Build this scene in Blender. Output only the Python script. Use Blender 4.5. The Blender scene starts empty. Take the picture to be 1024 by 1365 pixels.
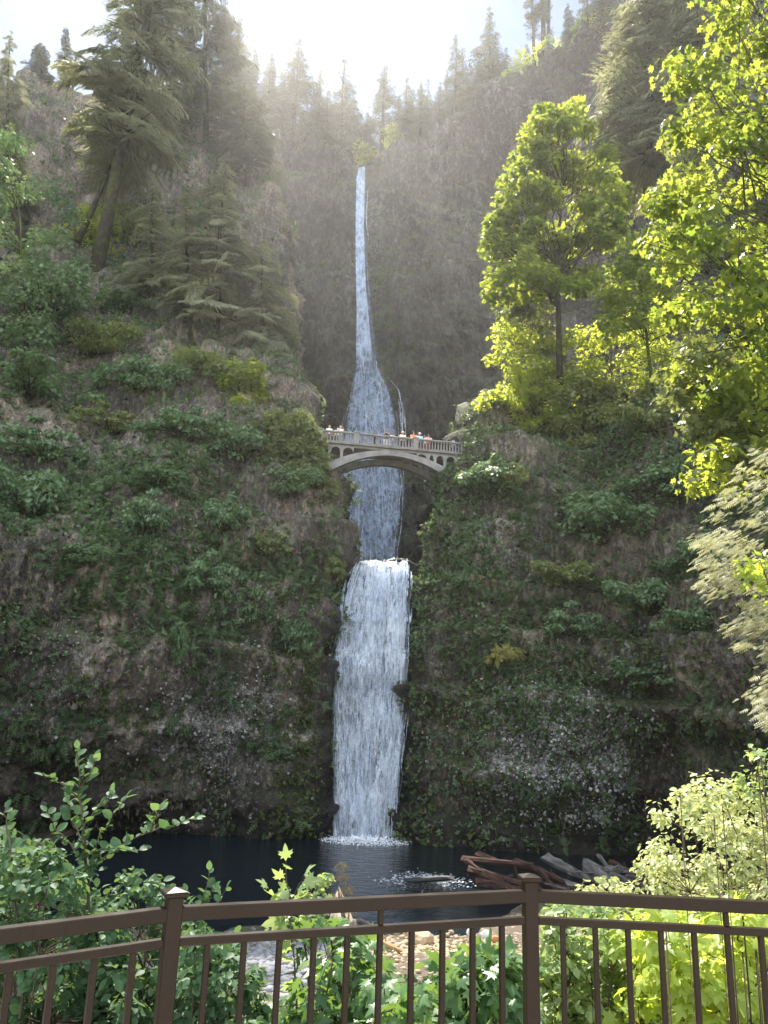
import bpy, math, time
import numpy as np
from mathutils import Vector, Matrix
T00 = time.time()
S = bpy.context.scene
COL = S.collection
R = math.radians
# ------------------------------------------------------------------ camera
CAM = np.array([0.0, 0.0, 1.70]); F = 1025.0; PITCH = R(14.6); ROLL = R(1.85)
cp, sp_, cr, sr = math.cos(PITCH), math.sin(PITCH), math.cos(ROLL), math.sin(ROLL)
_r0 = np.array([1.0, 0, 0]); _u0 = np.array([0, -sp_, cp]); FWD = np.array([0, cp, sp_])
RIGHT = cr*_r0 + sr*_u0; UP = -sr*_r0 + cr*_u0
def P(px, py, Y):
    """world point whose ray leaves the viewpoint towards photo pixel (px,py), at forward distance Y"""
    px = np.asarray(px, float); py = np.asarray(py, float); Y = np.asarray(Y, float)
    d = (px-512)[..., None]*RIGHT + (682.5-py)[..., None]*UP + F*FWD
    return CAM + d*(Y/d[..., 1])[..., None]
def PZ(px, py, z):
    d = (px-512)*RIGHT + (682.5-py)*UP + F*FWD
    return CAM + d*((z-CAM[2])/d[2])
def mpp(px, py, Y):            # metres per photo pixel there
    p = P(px, py, Y) - CAM
    return float(p @ FWD)/F
cam_d = bpy.data.cameras.new('camera'); cam = bpy.data.objects.new('camera', cam_d); COL.objects.link(cam)
cam_d.sensor_fit = 'VERTICAL'; cam_d.sensor_height = 34.65; cam_d.sensor_width = 26.0
cam_d.lens = F/1365*34.65; cam_d.clip_end = 5000; cam_d.clip_start = 0.05
M = Matrix((RIGHT, UP, -FWD)).transposed().to_4x4(); M.translation = Vector(CAM); cam.matrix_world = M
S.camera = cam
# ------------------------------------------------------------------ light
CLOUD_FILL = 0.95
SUN_AZ, SUN_EL = R(-15.5), R(53.0)
w = bpy.data.worlds.new('World'); S.world = w; w.use_nodes = True
nt = w.node_tree; bg = nt.nodes['Background']
sky = nt.nodes.new('ShaderNodeTexSky'); sky.sky_type = 'NISHITA'; sky.sun_disc = False
sky.sun_elevation = SUN_EL; sky.sun_rotation = SUN_AZ; sky.altitude = 300; sky.air_density = 0.8; sky.dust_density = 0.05; sky.ozone_density = 2.0
nt.links.new(sky.outputs[0], bg.inputs[0]); bg.inputs[1].default_value = 0.066
# unseen bright clouds added behind the viewer to fill the shaded cliffs
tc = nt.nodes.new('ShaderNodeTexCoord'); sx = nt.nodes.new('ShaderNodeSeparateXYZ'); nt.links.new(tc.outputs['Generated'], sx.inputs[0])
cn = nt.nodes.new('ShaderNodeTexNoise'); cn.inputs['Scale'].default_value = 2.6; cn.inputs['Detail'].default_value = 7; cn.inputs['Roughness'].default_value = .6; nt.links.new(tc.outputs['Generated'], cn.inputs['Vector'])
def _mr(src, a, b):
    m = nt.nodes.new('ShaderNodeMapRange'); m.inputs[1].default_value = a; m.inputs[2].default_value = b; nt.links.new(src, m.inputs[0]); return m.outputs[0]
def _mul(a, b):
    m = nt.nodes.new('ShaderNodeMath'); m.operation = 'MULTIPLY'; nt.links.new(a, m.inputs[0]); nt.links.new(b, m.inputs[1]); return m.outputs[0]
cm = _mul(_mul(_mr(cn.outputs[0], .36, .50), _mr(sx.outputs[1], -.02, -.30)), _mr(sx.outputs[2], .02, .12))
mxs = nt.nodes.new('ShaderNodeMixShader'); bgc = nt.nodes.new('ShaderNodeBackground'); bgc.inputs[0].default_value = (.82, .90, 1.0, 1); bgc.inputs[1].default_value = CLOUD_FILL
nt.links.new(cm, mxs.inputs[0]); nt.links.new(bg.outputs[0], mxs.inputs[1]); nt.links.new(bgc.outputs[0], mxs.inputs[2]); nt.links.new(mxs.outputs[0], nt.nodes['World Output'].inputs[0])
sd = bpy.data.lights.new('sun', 'SUN'); so = bpy.data.objects.new('sun', sd); COL.objects.link(so)
sd.energy = 4.6; sd.angle = R(0.53); sd.color = (1.0, 0.94, 0.84)
SUNV = Vector((math.sin(SUN_AZ)*math.cos(SUN_EL), math.cos(SUN_AZ)*math.cos(SUN_EL), math.sin(SUN_EL)))
so.rotation_euler = SUNV.to_track_quat('Z', 'Y').to_euler(); so.location = (0, 0, 60)
vs = S.view_settings; S.display_settings.display_device = 'sRGB'
vs.view_transform = 'Standard'; vs.look = 'None'; vs.exposure = 1.68; vs.gamma = 1; vs.use_curve_mapping = False
cy = S.cycles
cy.max_bounces = 6; cy.diffuse_bounces = 4; cy.glossy_bounces = 2; cy.transmission_bounces = 4; cy.transparent_max_bounces = 12; cy.volume_bounces = 1
cy.use_denoising = True; cy.sample_clamp_indirect = 6; cy.caustics_reflective = False; cy.caustics_refractive = False
try: cy.denoiser = 'OPENIMAGEDENOISE'
except Exception: pass
# ------------------------------------------------------------------ numpy noise
def _h(i, j, k, s):
    n = (i.astype(np.int64)*73856093) ^ (j.astype(np.int64)*19349663) ^ (k.astype(np.int64)*83492791) ^ (s*2654435761)
    n = (n ^ (n >> 13)) & 0x7fffffff
    n = (n*1274126177 + 1013904223) & 0x7fffffff
    n = (n ^ (n >> 11)) & 0x7fffffff
    n = (n*60493 + 7919) & 0xffffff
    return n/float(0xffffff)
def vnoise(p, s=0):
    f = np.floor(p); t = p-f; t = t*t*(3-2*t); i = f.astype(np.int64)
    x, y, z = i[:, 0], i[:, 1], i[:, 2]; r = 0
    for a in (0, 1):
        wa = t[:, 0] if a else 1-t[:, 0]
        for b in (0, 1):
            wb = t[:, 1] if b else 1-t[:, 1]
            for c in (0, 1):
                wc = t[:, 2] if c else 1-t[:, 2]
                r = r + wa*wb*wc*_h(x+a, y+b, z+c, s)
    return r*2-1
def fbm(p, scale, octv=4, s=0, gain=.5):
    p = np.asarray(p, float)/np.asarray(scale, float); a = 1; r = 0; tot = 0
    for o in range(octv):
        r = r + a*vnoise(p*(2.03**o)+o*17.3, s+o*31); tot += a; a *= gain
    return r/tot
def cells(p, scale, s=0):
    """worley: f1 distance, f2 distance, cell id"""
    p = np.asarray(p, float)/np.asarray(scale, float); f = np.floor(p).astype(np.int64)
    f1 = np.full(len(p), 9.); f2 = f1.copy(); cid = np.zeros(len(p))
    for a in (-1, 0, 1):
        for b in (-1, 0, 1):
            for c in (-1, 0, 1):
                q = f+np.array([a, b, c]); x, y, z = q.T
                o = np.stack([_h(x, y, z, s), _h(x, y, z, s+5), _h(x, y, z, s+9)], 1)
                d = np.linalg.norm(q+o-p, axis=1)
                m1 = d < f1
                f2 = np.where(m1, f1, np.minimum(f2, d)); cid = np.where(m1, _h(x, y, z, s+13), cid); f1 = np.where(m1, d, f1)
    return f1, f2, cid
# ------------------------------------------------------------------ mesh building
def make_mesh(name, verts, loops, sizes, attrs=None, smooth=False, mats=None, face_mat=None):
    me = bpy.data.meshes.new(name)
    verts = np.ascontiguousarray(verts, np.float32); loops = np.asarray(loops, np.int32); sizes = np.asarray(sizes, np.int32)
    me.vertices.add(len(verts)); me.vertices.foreach_set('co', verts.ravel())
    me.loops.add(len(loops)); me.loops.foreach_set('vertex_index', loops)
    me.polygons.add(len(sizes)); st = np.zeros(len(sizes), np.int32); st[1:] = np.cumsum(sizes)[:-1]
    me.polygons.foreach_set('loop_start', st)
    if smooth is not None: me.polygons.foreach_set('use_smooth', np.full(len(sizes), bool(smooth)))
    if face_mat is not None: me.polygons.foreach_set('material_index', np.asarray(face_mat, np.int32))
    me.update(calc_edges=True); me.validate()
    if attrs:
        for k, v in attrs.items():
            a = me.attributes.new(k, 'FLOAT', 'FACE'); a.data.foreach_set('value', np.asarray(v, np.float32))
    for m in (mats or []): me.materials.append(m)
    return me
class MB:
    """collects shapes into one mesh"""
    def __init__(self): self.v = []; self.l = []; self.s = []; self.n = 0; self.t = []
    def add(self, v, faces, tint=0.5):
        v = np.asarray(v, float).reshape(-1, 3)
        for f in faces: self.l.extend([i+self.n for i in f]); self.s.append(len(f)); self.t.append(tint)
        self.v.append(v); self.n += len(v)
    def addarr(self, v, loops, sizes, tint):
        self.v.append(np.asarray(v, float)); self.l.extend((np.asarray(loops)+self.n).tolist()); self.s.extend(np.asarray(sizes).tolist())
        self.t.extend(np.broadcast_to(tint, (len(sizes),)).tolist()); self.n += len(v)
    def box(self, c, d, rot=None, bev=0.0):
        c = np.asarray(c, float); h = np.asarray(d, float)/2
        if bev > 0:
            b = min(bev, *(h*.9)); pts = []
            for sx in (-1, 1):
                for sy in (-1, 1):
                    for sz in (-1, 1):
                        s = np.array([sx, sy, sz])
                        for ax in range(3):
                            q = h-b; q = q.copy(); q[ax] = h[ax]; pts.append(s*q)
            pts = np.array(pts); F_ = []
            idx = lambda sx, sy, sz, ax: ((sx > 0)*4+(sy > 0)*2+(sz > 0))*3+ax
            for ax in range(3):
                o = [a for a in range(3) if a != ax]
                for s in (-1, 1):
                    q = []
                    for a, b_ in ((-1, -1), (1, -1), (1, 1), (-1, 1)):
                        t = [0, 0, 0]; t[ax] = s; t[o[0]] = a; t[o[1]] = b_; q.append(idx(*t, ax))
                    F_.append(q)
            for ax in range(3):          # edges along ax
                o = [a for a in range(3) if a != ax]
                for a in (-1, 1):
                    for b_ in (-1, 1):
                        t1 = [0, 0, 0]; t1[ax] = -1; t1[o[0]] = a; t1[o[1]] = b_; t2 = list(t1); t2[ax] = 1
                        F_.append([idx(*t1, o[0]), idx(*t2, o[0]), idx(*t2, o[1]), idx(*t1, o[1])])
            for sx in (-1, 1):
                for sy in (-1, 1):
                    for sz in (-1, 1): F_.append([idx(sx, sy, sz, 0), idx(sx, sy, sz, 1), idx(sx, sy, sz, 2)])
            v = pts
        else:
            v = np.array([[x, y, z] for x in (-1, 1) for y in (-1, 1) for z in (-1, 1)])*h
            F_ = [(0, 1, 3, 2), (4, 6, 7, 5), (0, 4, 5, 1), (2, 3, 7, 6), (0, 2, 6, 4), (1, 5, 7, 3)]
        if rot is not None: v = v @ np.asarray(rot).T
        self.add(v+c, F_)
    def bar(self, a, b, wd, ht, bev=0.002):
        """box bar from a to b, wd across horizontally, ht vertical-ish"""
        a = np.asarray(a, float); b = np.asarray(b, float); d = b-a; L = np.linalg.norm(d); x = d/L
        up = np.array([0, 0, 1.]) if abs(x[2]) < .95 else np.array([0, 1., 0])
        y = np.cross(up, x); y /= np.linalg.norm(y); z = np.cross(x, y)
        self.box((a+b)/2, (L, wd, ht), np.stack([x, y, z], 1), bev)
    def tube(self, pts, rad, n=6, cap=True, tint=.5):
        v, l, s = tube_arr(pts, rad, n, cap); self.addarr(v, l, s, tint)
    def build(self, name, mat, parent=None, smooth=False, link=True):
        me = make_mesh(name, np.concatenate(self.v), self.l, self.s, {'tint': self.t}, smooth, [mat])
        return obj(name, me, parent)
def tube_arr(pts, rad, n=6, cap=True):
    p = np.asarray(pts, float); k = len(p); rad = np.broadcast_to(np.asarray(rad, float), (k,))
    t = np.gradient(p, axis=0); t /= np.linalg.norm(t, axis=1)[:, None]+1e-9
    ref = np.array([0, 0, 1.]) if abs(t[0][2]) < .9 else np.array([1., 0, 0])
    u = np.cross(t, ref); bad = np.linalg.norm(u, axis=1) < .05
    u[bad] = np.cross(t[bad], np.array([.3, 1, .2])); u /= np.linalg.norm(u, axis=1)[:, None]; v = np.cross(t, u)
    a = np.arange(n)*2*np.pi/n
    ring = p[:, None] + rad[:, None, None]*(np.cos(a)[None, :, None]*u[:, None]+np.sin(a)[None, :, None]*v[:, None])
    V = ring.reshape(-1, 3); i = np.arange(k-1)[:, None]*n; j = np.arange(n)[None]; jn = (j+1) % n
    q = np.stack([i+j, i+jn, i+n+jn, i+n+j], -1).reshape(-1, 4)
    l = q.ravel().tolist(); s = [4]*len(q)
    if cap: l += list(range(n))[::-1]; s.append(n); l += list(range((k-1)*n, k*n)); s.append(n)
    return V, l, s
def obj(name, me, parent=None):
    o = bpy.data.objects.new(name, me); COL.objects.link(o)
    if parent is not None: o.parent = parent
    return o
def empty(name, loc=(0, 0, 0), rz=0):
    o = bpy.data.objects.new(name, None); COL.objects.link(o); o.location = loc; o.rotation_euler = (0, 0, rz); o.empty_display_size = .3
    return o
def tag(o, label, cat, group=None, kind=None):
    o['label'] = label; o['category'] = cat
    if group: o['group'] = group
    if kind: o['kind'] = kind
    return o
def copy_tree(o, parent=None):
    c = o.copy(); COL.objects.link(c)
    if parent is not None: c.parent = parent
    for ch in list(o.children): copy_tree(ch, c)
    return c
# ------------------------------------------------------------------ leaves
def tmpl(v, f): return np.array(v, float), np.array([i for q in f for i in q]), np.array([len(q) for q in f])
RHOMB = tmpl([(0, 0, 0), (-.3, .45, .08), (0, 1, -.05), (.3, .45, .08)], [(0, 2, 1), (0, 3, 2)])
BLADE = tmpl([(-.04, 0, 0), (.04, 0, 0), (.03, .55, .03), (0, 1, -.1), (-.03, .55, .03)], [(0, 1, 2, 4), (4, 2, 3)])
OVAL = tmpl([(0, 0, 0), (-.27, .22, .07), (-.34, .52, .08), (-.2, .82, .03), (0, 1, -.07), (.2, .82, .03), (.34, .52, .08), (.27, .22, .07), (0, .35, 0), (0, .72, -.02)],
            [(0, 8, 2, 1), (8, 9, 3, 2), (9, 4, 3), (0, 7, 6, 8), (8, 6, 5, 9), (9, 5, 4)])
_mo = [(-180+90, .02)]
def _maple():
    pts = []
    prof = [(-150, .30), (-128, .52), (-108, .33), (-78, .60), (-62, .5), (-55, .72), (-40, .40), (-30, .42), (-14, .66), (0, 1.0), (14, .66), (30, .42), (40, .40), (55, .72), (62, .5), (78, .60), (108, .33), (128, .52), (150, .30)]
    for a, r in prof:
        t = R(a); pts.append((math.sin(t)*r*.72, .42+math.cos(t)*r*.58, .05*abs(math.sin(t))-.12*r*r))
    v = [(0, 0.08, 0), (0, .42, .05)]+pts; f = []
    for i in range(2, len(v)-1): f.append((1, i+1, i))
    f.append((1, 2, 0)); f.append((1, 0, len(v)-1))
    return tmpl(v, f)
MAPLE = _maple()
def _lobed():      # cheaper five-pointed leaf for middle distance
    v = [(0, 0, 0), (-.42, .18, .03), (-.22, .40, .04), (-.48, .66, -.02), (-.15, .66, .03), (0, 1, -.08), (.15, .66, .03), (.48, .66, -.02), (.22, .40, .04), (.42, .18, .03), (0, .4, 0)]
    f = [(10, i+1, i) for i in range(1, 9)]+[(10, 1, 0), (10, 0, 9)]
    return tmpl(v, f)
LOBED = _lobed()
def _feather(nb=5):  # conifer spray / fern pinna: centre spine with barbs each side
    v = [(-.015, 0, 0), (.015, 0, 0), (0, 1, -.12)]; f = [(0, 1, 2)]
    for i in range(nb):
        y = .12+.78*i/nb; L = .34*(1-.75*i/nb)+.05
        for s in (-1, 1):
            k = len(v); v += [(0, y, -.12*y*y+.004), (s*L, y+.16, -.06-.1*y), (0, y+.13, -.12*y*y+.004)]
            f.append((k, k+1, k+2) if s > 0 else (k, k+2, k+1))
    return tmpl(v, f)
FEATHER = _feather()
FERN = _feather(14)
def _bough(nf=9, barbs=3):
    """flat conifer bough, 1 long: spine with side twigs, each a ragged spray of needles"""
    v, f = [], []; rg = np.random.default_rng(4)
    def bend(y, x): return -.30*y*y-.20*abs(x)
    def spray(b, d, L, w):
        k0 = len(v); n_ = np.array([-d[1], d[0]])
        for i in range(barbs):
            t = (i+.2)/barbs; q = b+d*L*t
            for sg in (-1, 1):
                e = q+d*L*.42+n_*sg*w*(1.1-.7*t)*(.7+.6*rg.random()); h = q+d*L*.30; k = len(v)
                z = rg.normal()*.02
                v.extend([(q[0], q[1], bend(q[1], q[0])), (e[0], e[1], bend(e[1], e[0])-.03+z), (h[0], h[1], bend(h[1], h[0]))]); f.append((k, k+1, k+2) if sg > 0 else (k, k+2, k+1))
        e = b+d*L; k = len(v); q = b+d*L*.6+n_*w*.25; r_ = b+d*L*.6-n_*w*.25; v.extend([(q[0], q[1], bend(q[1], q[0])), (e[0], e[1], bend(e[1], e[0])-.02), (r_[0], r_[1], bend(r_[1], r_[0]))]); f.append((k, k+1, k+2))
    for i in range(nf):
        y = .08+.86*(i+.5)/nf
        for sg in (-1, 1):
            a = R(38+14*rg.random())*sg; L = (.44*(1-.72*y)+.07)*(.75+.5*rg.random()); spray(np.array([0., y]), np.array([math.sin(a), math.cos(a)]), L, min(L*.30, .44/nf))
    spray(np.array([0., .72]), np.array([0., 1.]), .3, .07)
    return v, f
BOUGH = tmpl(*_bough(14, 4)); BOUGHS = tmpl(*_bough(6, 2))
def norm(a): return a/(np.linalg.norm(a, axis=-1, keepdims=True)+1e-9)
def leaves(pos, tip, nrm, size, template, tint, wid=1.0):
    """one mesh of many leaves. tip = direction base->tip, nrm = blade normal"""
    V, L, Z = template; n = len(pos)
    y = norm(tip); x = norm(np.cross(y, nrm)); z = np.cross(x, y)
    size = np.broadcast_to(np.asarray(size, float), (n,)); wid = np.broadcast_to(np.asarray(wid, float), (n,))
    vv = pos[:, None] + size[:, None, None]*(V[None, :, 0:1]*wid[:, None, None]*x[:, None]+V[None, :, 1:2]*y[:, None]+V[None, :, 2:3]*z[:, None])
    ll = (L[None]+(np.arange(n)*len(V))[:, None]).ravel(); ss = np.tile(Z, n); tt = np.repeat(np.broadcast_to(tint, (n,)), len(Z))
    if len(Z) > 60: tt = np.clip(tt+(np.random.default_rng(n).random(len(tt))-.5)*.7, 0, 1)
    return vv.reshape(-1, 3), ll, ss, tt
def leaf_mesh(name, parts, mats):
    n = 0; vs_, ls, ss, ts = [], [], [], []
    for v, l, s, t in parts: vs_.append(v); ls.append(l+n); ss.append(s); ts.append(t); n += len(v)
    return make_mesh(name, np.concatenate(vs_), np.concatenate(ls), np.concatenate(ss), {'tint': np.concatenate(ts)}, True, mats)
def clump_leaves(rng, cen, rad, per, size, template, flat=.75, droop=.25, tint0=None, jit=.5, shell=.55):
    """leaves in a set of ellipsoid clumps (cen n,3; rad n,3)"""
    cen = np.asarray(cen, float); rad = np.asarray(rad, float); n = len(cen)
    if rad.ndim == 1: rad = np.stack([rad, rad, rad*.7], 1)
    per = np.broadcast_to(per, (n,)).astype(int); idx = np.repeat(np.arange(n), per); m = len(idx)
    d = norm(rng.normal(size=(m, 3))); rr = (shell+(1-shell)*rng.random(m)**.6)*rng.choice([1, 1, 1, .55], m)
    p = cen[idx]+d*rad[idx]*rr[:, None]
    out = norm(d*np.array([1, 1, .5])+rng.normal(size=(m, 3))*jit)
    nr = norm(np.array([0, 0, flat])+d*.35+rng.normal(size=(m, 3))*.45)
    tip = out-nr*(out*nr).sum(1)[:, None]; tip = norm(tip)+np.array([0, 0, -droop])
    ct = rng.random(n) if tint0 is None else tint0
    t = np.clip(ct[idx]*.5+rng.random(m)*.5, 0, 1)
    return leaves(p, tip, nr, size*(.65+.7*rng.random(m)), template, t)
# ------------------------------------------------------------------ materials
def mat(name):
    m = bpy.data.materials.new(name); m.use_nodes = True; t = m.node_tree; t.nodes.clear()
    out = t.nodes.new('ShaderNodeOutputMaterial'); return m, t, out
def N(t, k, **kw):
    n = t.nodes.new(k)
    for a, b in kw.items():
        if a.startswith('i_'):
            key = a[2:]; key = int(key) if key.isdigit() else key.replace('_', ' ')
            n.inputs[key].default_value = b
        else: setattr(n, a, b)
    return n
def ramp(t, src, stops, interp='LINEAR'):
    r = t.nodes.new('ShaderNodeValToRGB'); r.color_ramp.interpolation = interp; e = r.color_ramp.elements
    while len(e) < len(stops): e.new(.5)
    for el, (p, c) in zip(e, stops):
        el.position = p; el.color = (c, c, c, 1) if isinstance(c, (int, float)) else (*c, 1)
    t.links.new(src, r.inputs[0]); return r.outputs[0]
def mixc(t, fac, a, b, mode='MIX'):
    m = t.nodes.new('ShaderNodeMix'); m.data_type = 'RGBA'; m.blend_type = mode
    for s, v in ((m.inputs[0], fac), (m.inputs[6], a), (m.inputs[7], b)):
        if hasattr(v, 'node'): t.links.new(v, s)
        elif isinstance(v, (int, float)): s.default_value = v
        else: s.default_value = (*v, 1)
    return m.outputs[2]
def mathn(t, op, a, b=0.0, clamp=False):
    m = t.nodes.new('ShaderNodeMath'); m.operation = op; m.use_clamp = clamp
    for s, v in zip(m.inputs, (a, b)):
        if hasattr(v, 'node'): t.links.new(v, s)
        else: s.default_value = v
    return m.outputs[0]
def noise(t, vec, scale, detail=4, rough=.55, dist=0.0):
    n = N(t, 'ShaderNodeTexNoise', i_Scale=scale, i_Detail=detail, i_Roughness=rough, i_Distortion=dist)
    if vec is not None: t.links.new(vec, n.inputs['Vector'])
    return n.outputs[0]
def mapping(t, vec, scale=(1, 1, 1), loc=(0, 0, 0)):
    m = N(t, 'ShaderNodeMapping'); m.inputs['Scale'].default_value = scale; m.inputs['Location'].default_value = loc
    t.links.new(vec, m.inputs['Vector']); return m.outputs[0]
def leaf_mat(name, c0, c1, tr0, tr1, trans=.45, rough=.5, spec=.25, c2=None):
    """two-tone leaf: reflected colour c0..c1, colour of light passing through tr0..tr1, by each leaf's own tint"""
    m, t, out = mat(name)
    at = N(t, 'ShaderNodeAttribute', attribute_name='tint').outputs['Fac']
    if c2 is None: base = mixc(t, at, c0, c1)
    else: base = ramp(t, at, [(0, c0), (.8, c1), (.93, c1), (1, c2)])
    b = N(t, 'ShaderNodeBsdfPrincipled', i_Roughness=rough); t.links.new(base, b.inputs['Base Color']); b.inputs['Specular IOR Level'].default_value = spec
    tr = N(t, 'ShaderNodeBsdfTranslucent'); t.links.new(mixc(t, at, tr0, tr1), tr.inputs[0])
    mx = N(t, 'ShaderNodeMixShader', i_0=trans); t.links.new(b.outputs[0], mx.inputs[1]); t.links.new(tr.outputs[0], mx.inputs[2])
    t.links.new(mx.outputs[0], out.inputs[0]); return m
def bark_mat(name, c0, c1, moss=0.0, scale=6):
    m, t, out = mat(name); g = N(t, 'ShaderNodeTexCoord').outputs['Object']
    n1 = noise(t, mapping(t, g, (1, 1, .25)), scale, 6, .65); base = mixc(t, ramp(t, n1, [(.35, 0.), (.65, 1.)]), c0, c1)
    if moss:
        nn = noise(t, g, 1.3, 5, .6); base = mixc(t, ramp(t, nn, [(.5-moss*.2, 0.), (.62-moss*.2, 1.)]), base, (.06, .075, .015))
    b = N(t, 'ShaderNodeBsdfPrincipled', i_Roughness=.9); t.links.new(base, b.inputs['Base Color']); b.inputs['Specular IOR Level'].default_value = .2
    bu = N(t, 'ShaderNodeBump', i_Strength=.6, i_Distance=.03); t.links.new(n1, bu.inputs['Height']); t.links.new(bu.outputs[0], b.inputs['Normal'])
    t.links.new(b.outputs[0], out.inputs[0]); return m
def rock_mat(name, dark=(.035, .032, .03), brown=(.11, .085, .06), green=(.045, .055, .018), pale=(.55, .53, .50), moss=.5, patches=(), scale=1.0, wet=None, palegen=.0, fleck=.5, streak=.35):
    """weathered basalt with brown dead moss, green moss on ledges and pale chipped patches"""
    m, t, out = mat(name); geo = N(t, 'ShaderNodeNewGeometry'); pos = geo.outputs['Position']
    nA = noise(t, mapping(t, pos, (1, 1, .55)), .16*scale, 6, .62); nB = noise(t, pos, .9*scale, 7, .65); nC = noise(t, mapping(t, pos, (1, 1, .4), (31, 7, 3)), 3.2*scale, 6, .7)
    nD = noise(t, mapping(t, pos, (1, 1, .6), (11, 3, 5)), .33*scale, 5, .6)
    nz = N(t, 'ShaderNodeTexNoise', i_Scale=1.7*scale, i_Detail=4, i_Roughness=.6); t.links.new(pos, nz.inputs['Vector'])
    wv = N(t, 'ShaderNodeVectorMath', operation='SCALE'); wv.inputs['Scale'].default_value = 1.1/scale; t.links.new(nz.outputs['Color'], wv.inputs[0])
    wp = N(t, 'ShaderNodeVectorMath', operation='ADD'); t.links.new(pos, wp.inputs[0]); t.links.new(wv.outputs[0], wp.inputs[1]); wpos = wp.outputs[0]
    v = N(t, 'ShaderNodeTexVoronoi', i_Scale=2.6*scale, feature='F1'); t.links.new(mapping(t, wpos, (1, 1, .62)), v.inputs['Vector'])
    v2 = N(t, 'ShaderNodeTexVoronoi', i_Scale=2.6*scale, feature='DISTANCE_TO_EDGE'); t.links.new(mapping(t, wpos, (1, 1, .62)), v2.inputs['Vector'])
    base = mixc(t, ramp(t, mathn(t, 'ADD', mathn(t, 'MULTIPLY', nA, .5), mathn(t, 'MULTIPLY', nC, .5)), [(.41, 0.), (.58, 1.)]), dark, brown)
    mac = noise(t, mapping(t, pos, (1, 1, .7), (3, 17, 9)), .11*scale, 4, .6, .6); base = mixc(t, ramp(t, mac, [(.42, .85), (.55, 0.)]), base, tuple(x*.55 for x in dark))
    base = mixc(t, ramp(t, nC, [(.55, 0.), (.75, .7)]), base, tuple(c*1.7 for c in brown))
    sep = N(t, 'ShaderNodeSeparateXYZ'); t.links.new(geo.outputs['Normal'], sep.inputs[0])
    gm = mathn(t, 'ADD', mathn(t, 'MULTIPLY', nD, .75), mathn(t, 'ADD', mathn(t, 'MULTIPLY', nB, .35), mathn(t, 'MULTIPLY', sep.outputs['Z'], .28)))
    base = mixc(t, ramp(t, gm, [(.74-.3*moss, 0.), (.9-.3*moss, .9)]), base, mixc(t, nC, tuple(c*.45 for c in green), tuple(c*1.6 for c in green)))
    if palegen:
        cr_ = ramp(t, v.outputs['Color'], [(.62, 0.), (.66, 1.)]); pm = mathn(t, 'MULTIPLY', cr_, ramp(t, mathn(t, 'ADD', nA, mathn(t, 'MULTIPLY', nB, .3)), [(.66, 0.), (.78, palegen)]))
        base = mixc(t, pm, base, pale)
    for (c, r, amt) in patches:
        vm = N(t, 'ShaderNodeVectorMath', operation='SUBTRACT'); t.links.new(pos, vm.inputs[0]); vm.inputs[1].default_value = tuple(c)
        v3 = N(t, 'ShaderNodeVectorMath', operation='DIVIDE'); t.links.new(vm.outputs[0], v3.inputs[0]); v3.inputs[1].default_value = tuple(r)
        ln = N(t, 'ShaderNodeVectorMath', operation='LENGTH'); t.links.new(v3.outputs[0], ln.inputs[0])
        msk = mathn(t, 'SUBTRACT', mathn(t, 'ADD', 1.0, mathn(t, 'MULTIPLY', mathn(t, 'SUBTRACT', nB, .5), 1.6)), ln.outputs['Value'])
        msk = ramp(t, msk, [(0., 0.), (.35, amt)])
        chip = mathn(t, 'MULTIPLY', ramp(t, v.outputs['Color'], [(.25, 0.), (.45, 1.)]), ramp(t, v2.outputs[0], [(.03, 0.), (.09, 1.)]))
        chip = mathn(t, 'MULTIPLY', chip, ramp(t, nC, [(.32, .15), (.5, 1.)]))
        base = mixc(t, mathn(t, 'MULTIPLY', msk, chip), base, mixc(t, nC, tuple(x*.5 for x in pale), tuple(x*1.25 for x in pale)))
    vf = N(t, 'ShaderNodeTexVoronoi', i_Scale=6.5*scale, feature='F1'); t.links.new(mapping(t, wpos, (1, 1, .5)), vf.inputs['Vector'])
    base = mixc(t, ramp(t, vf.outputs['Color'], [(.86, 0.), (.9, fleck)]), base, tuple(x*.75 for x in pale))
    base = mixc(t, ramp(t, vf.outputs['Color'], [(.0, fleck), (.22, fleck), (.26, 0.)]), base, tuple(x*.35 for x in dark))
    base = mixc(t, ramp(t, v2.outputs[0], [(.01, .45), (.05, 0.)]), base, tuple(x*.25 for x in dark))
    st_ = noise(t, mapping(t, pos, (1, 1, .10), (5, 9, 2)), 1.5*scale, 5, .65); base = mixc(t, mathn(t, 'MULTIPLY', ramp(t, st_, [(.36, 1.), (.47, 0.)]), streak), base, tuple(x*.35 for x in dark))
    base = mixc(t, mathn(t, 'MULTIPLY', ramp(t, st_, [(.56, 0.), (.68, 1.)]), streak*.7), base, tuple(x*1.6 for x in brown))
    rough = .85
    b = N(t, 'ShaderNodeBsdfPrincipled', i_Roughness=rough); b.inputs['Specular IOR Level'].default_value = .25
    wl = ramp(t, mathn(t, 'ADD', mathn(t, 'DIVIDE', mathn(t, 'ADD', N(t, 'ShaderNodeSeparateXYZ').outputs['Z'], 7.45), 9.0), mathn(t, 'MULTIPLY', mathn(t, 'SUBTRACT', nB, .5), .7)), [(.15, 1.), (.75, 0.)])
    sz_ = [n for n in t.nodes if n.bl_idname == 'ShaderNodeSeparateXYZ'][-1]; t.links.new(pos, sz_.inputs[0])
    base = mixc(t, mathn(t, 'MULTIPLY', wl, .85), base, (.012, .013, .012))  # wet rock above the waterline, with the undercut's shade put into its colour
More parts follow.
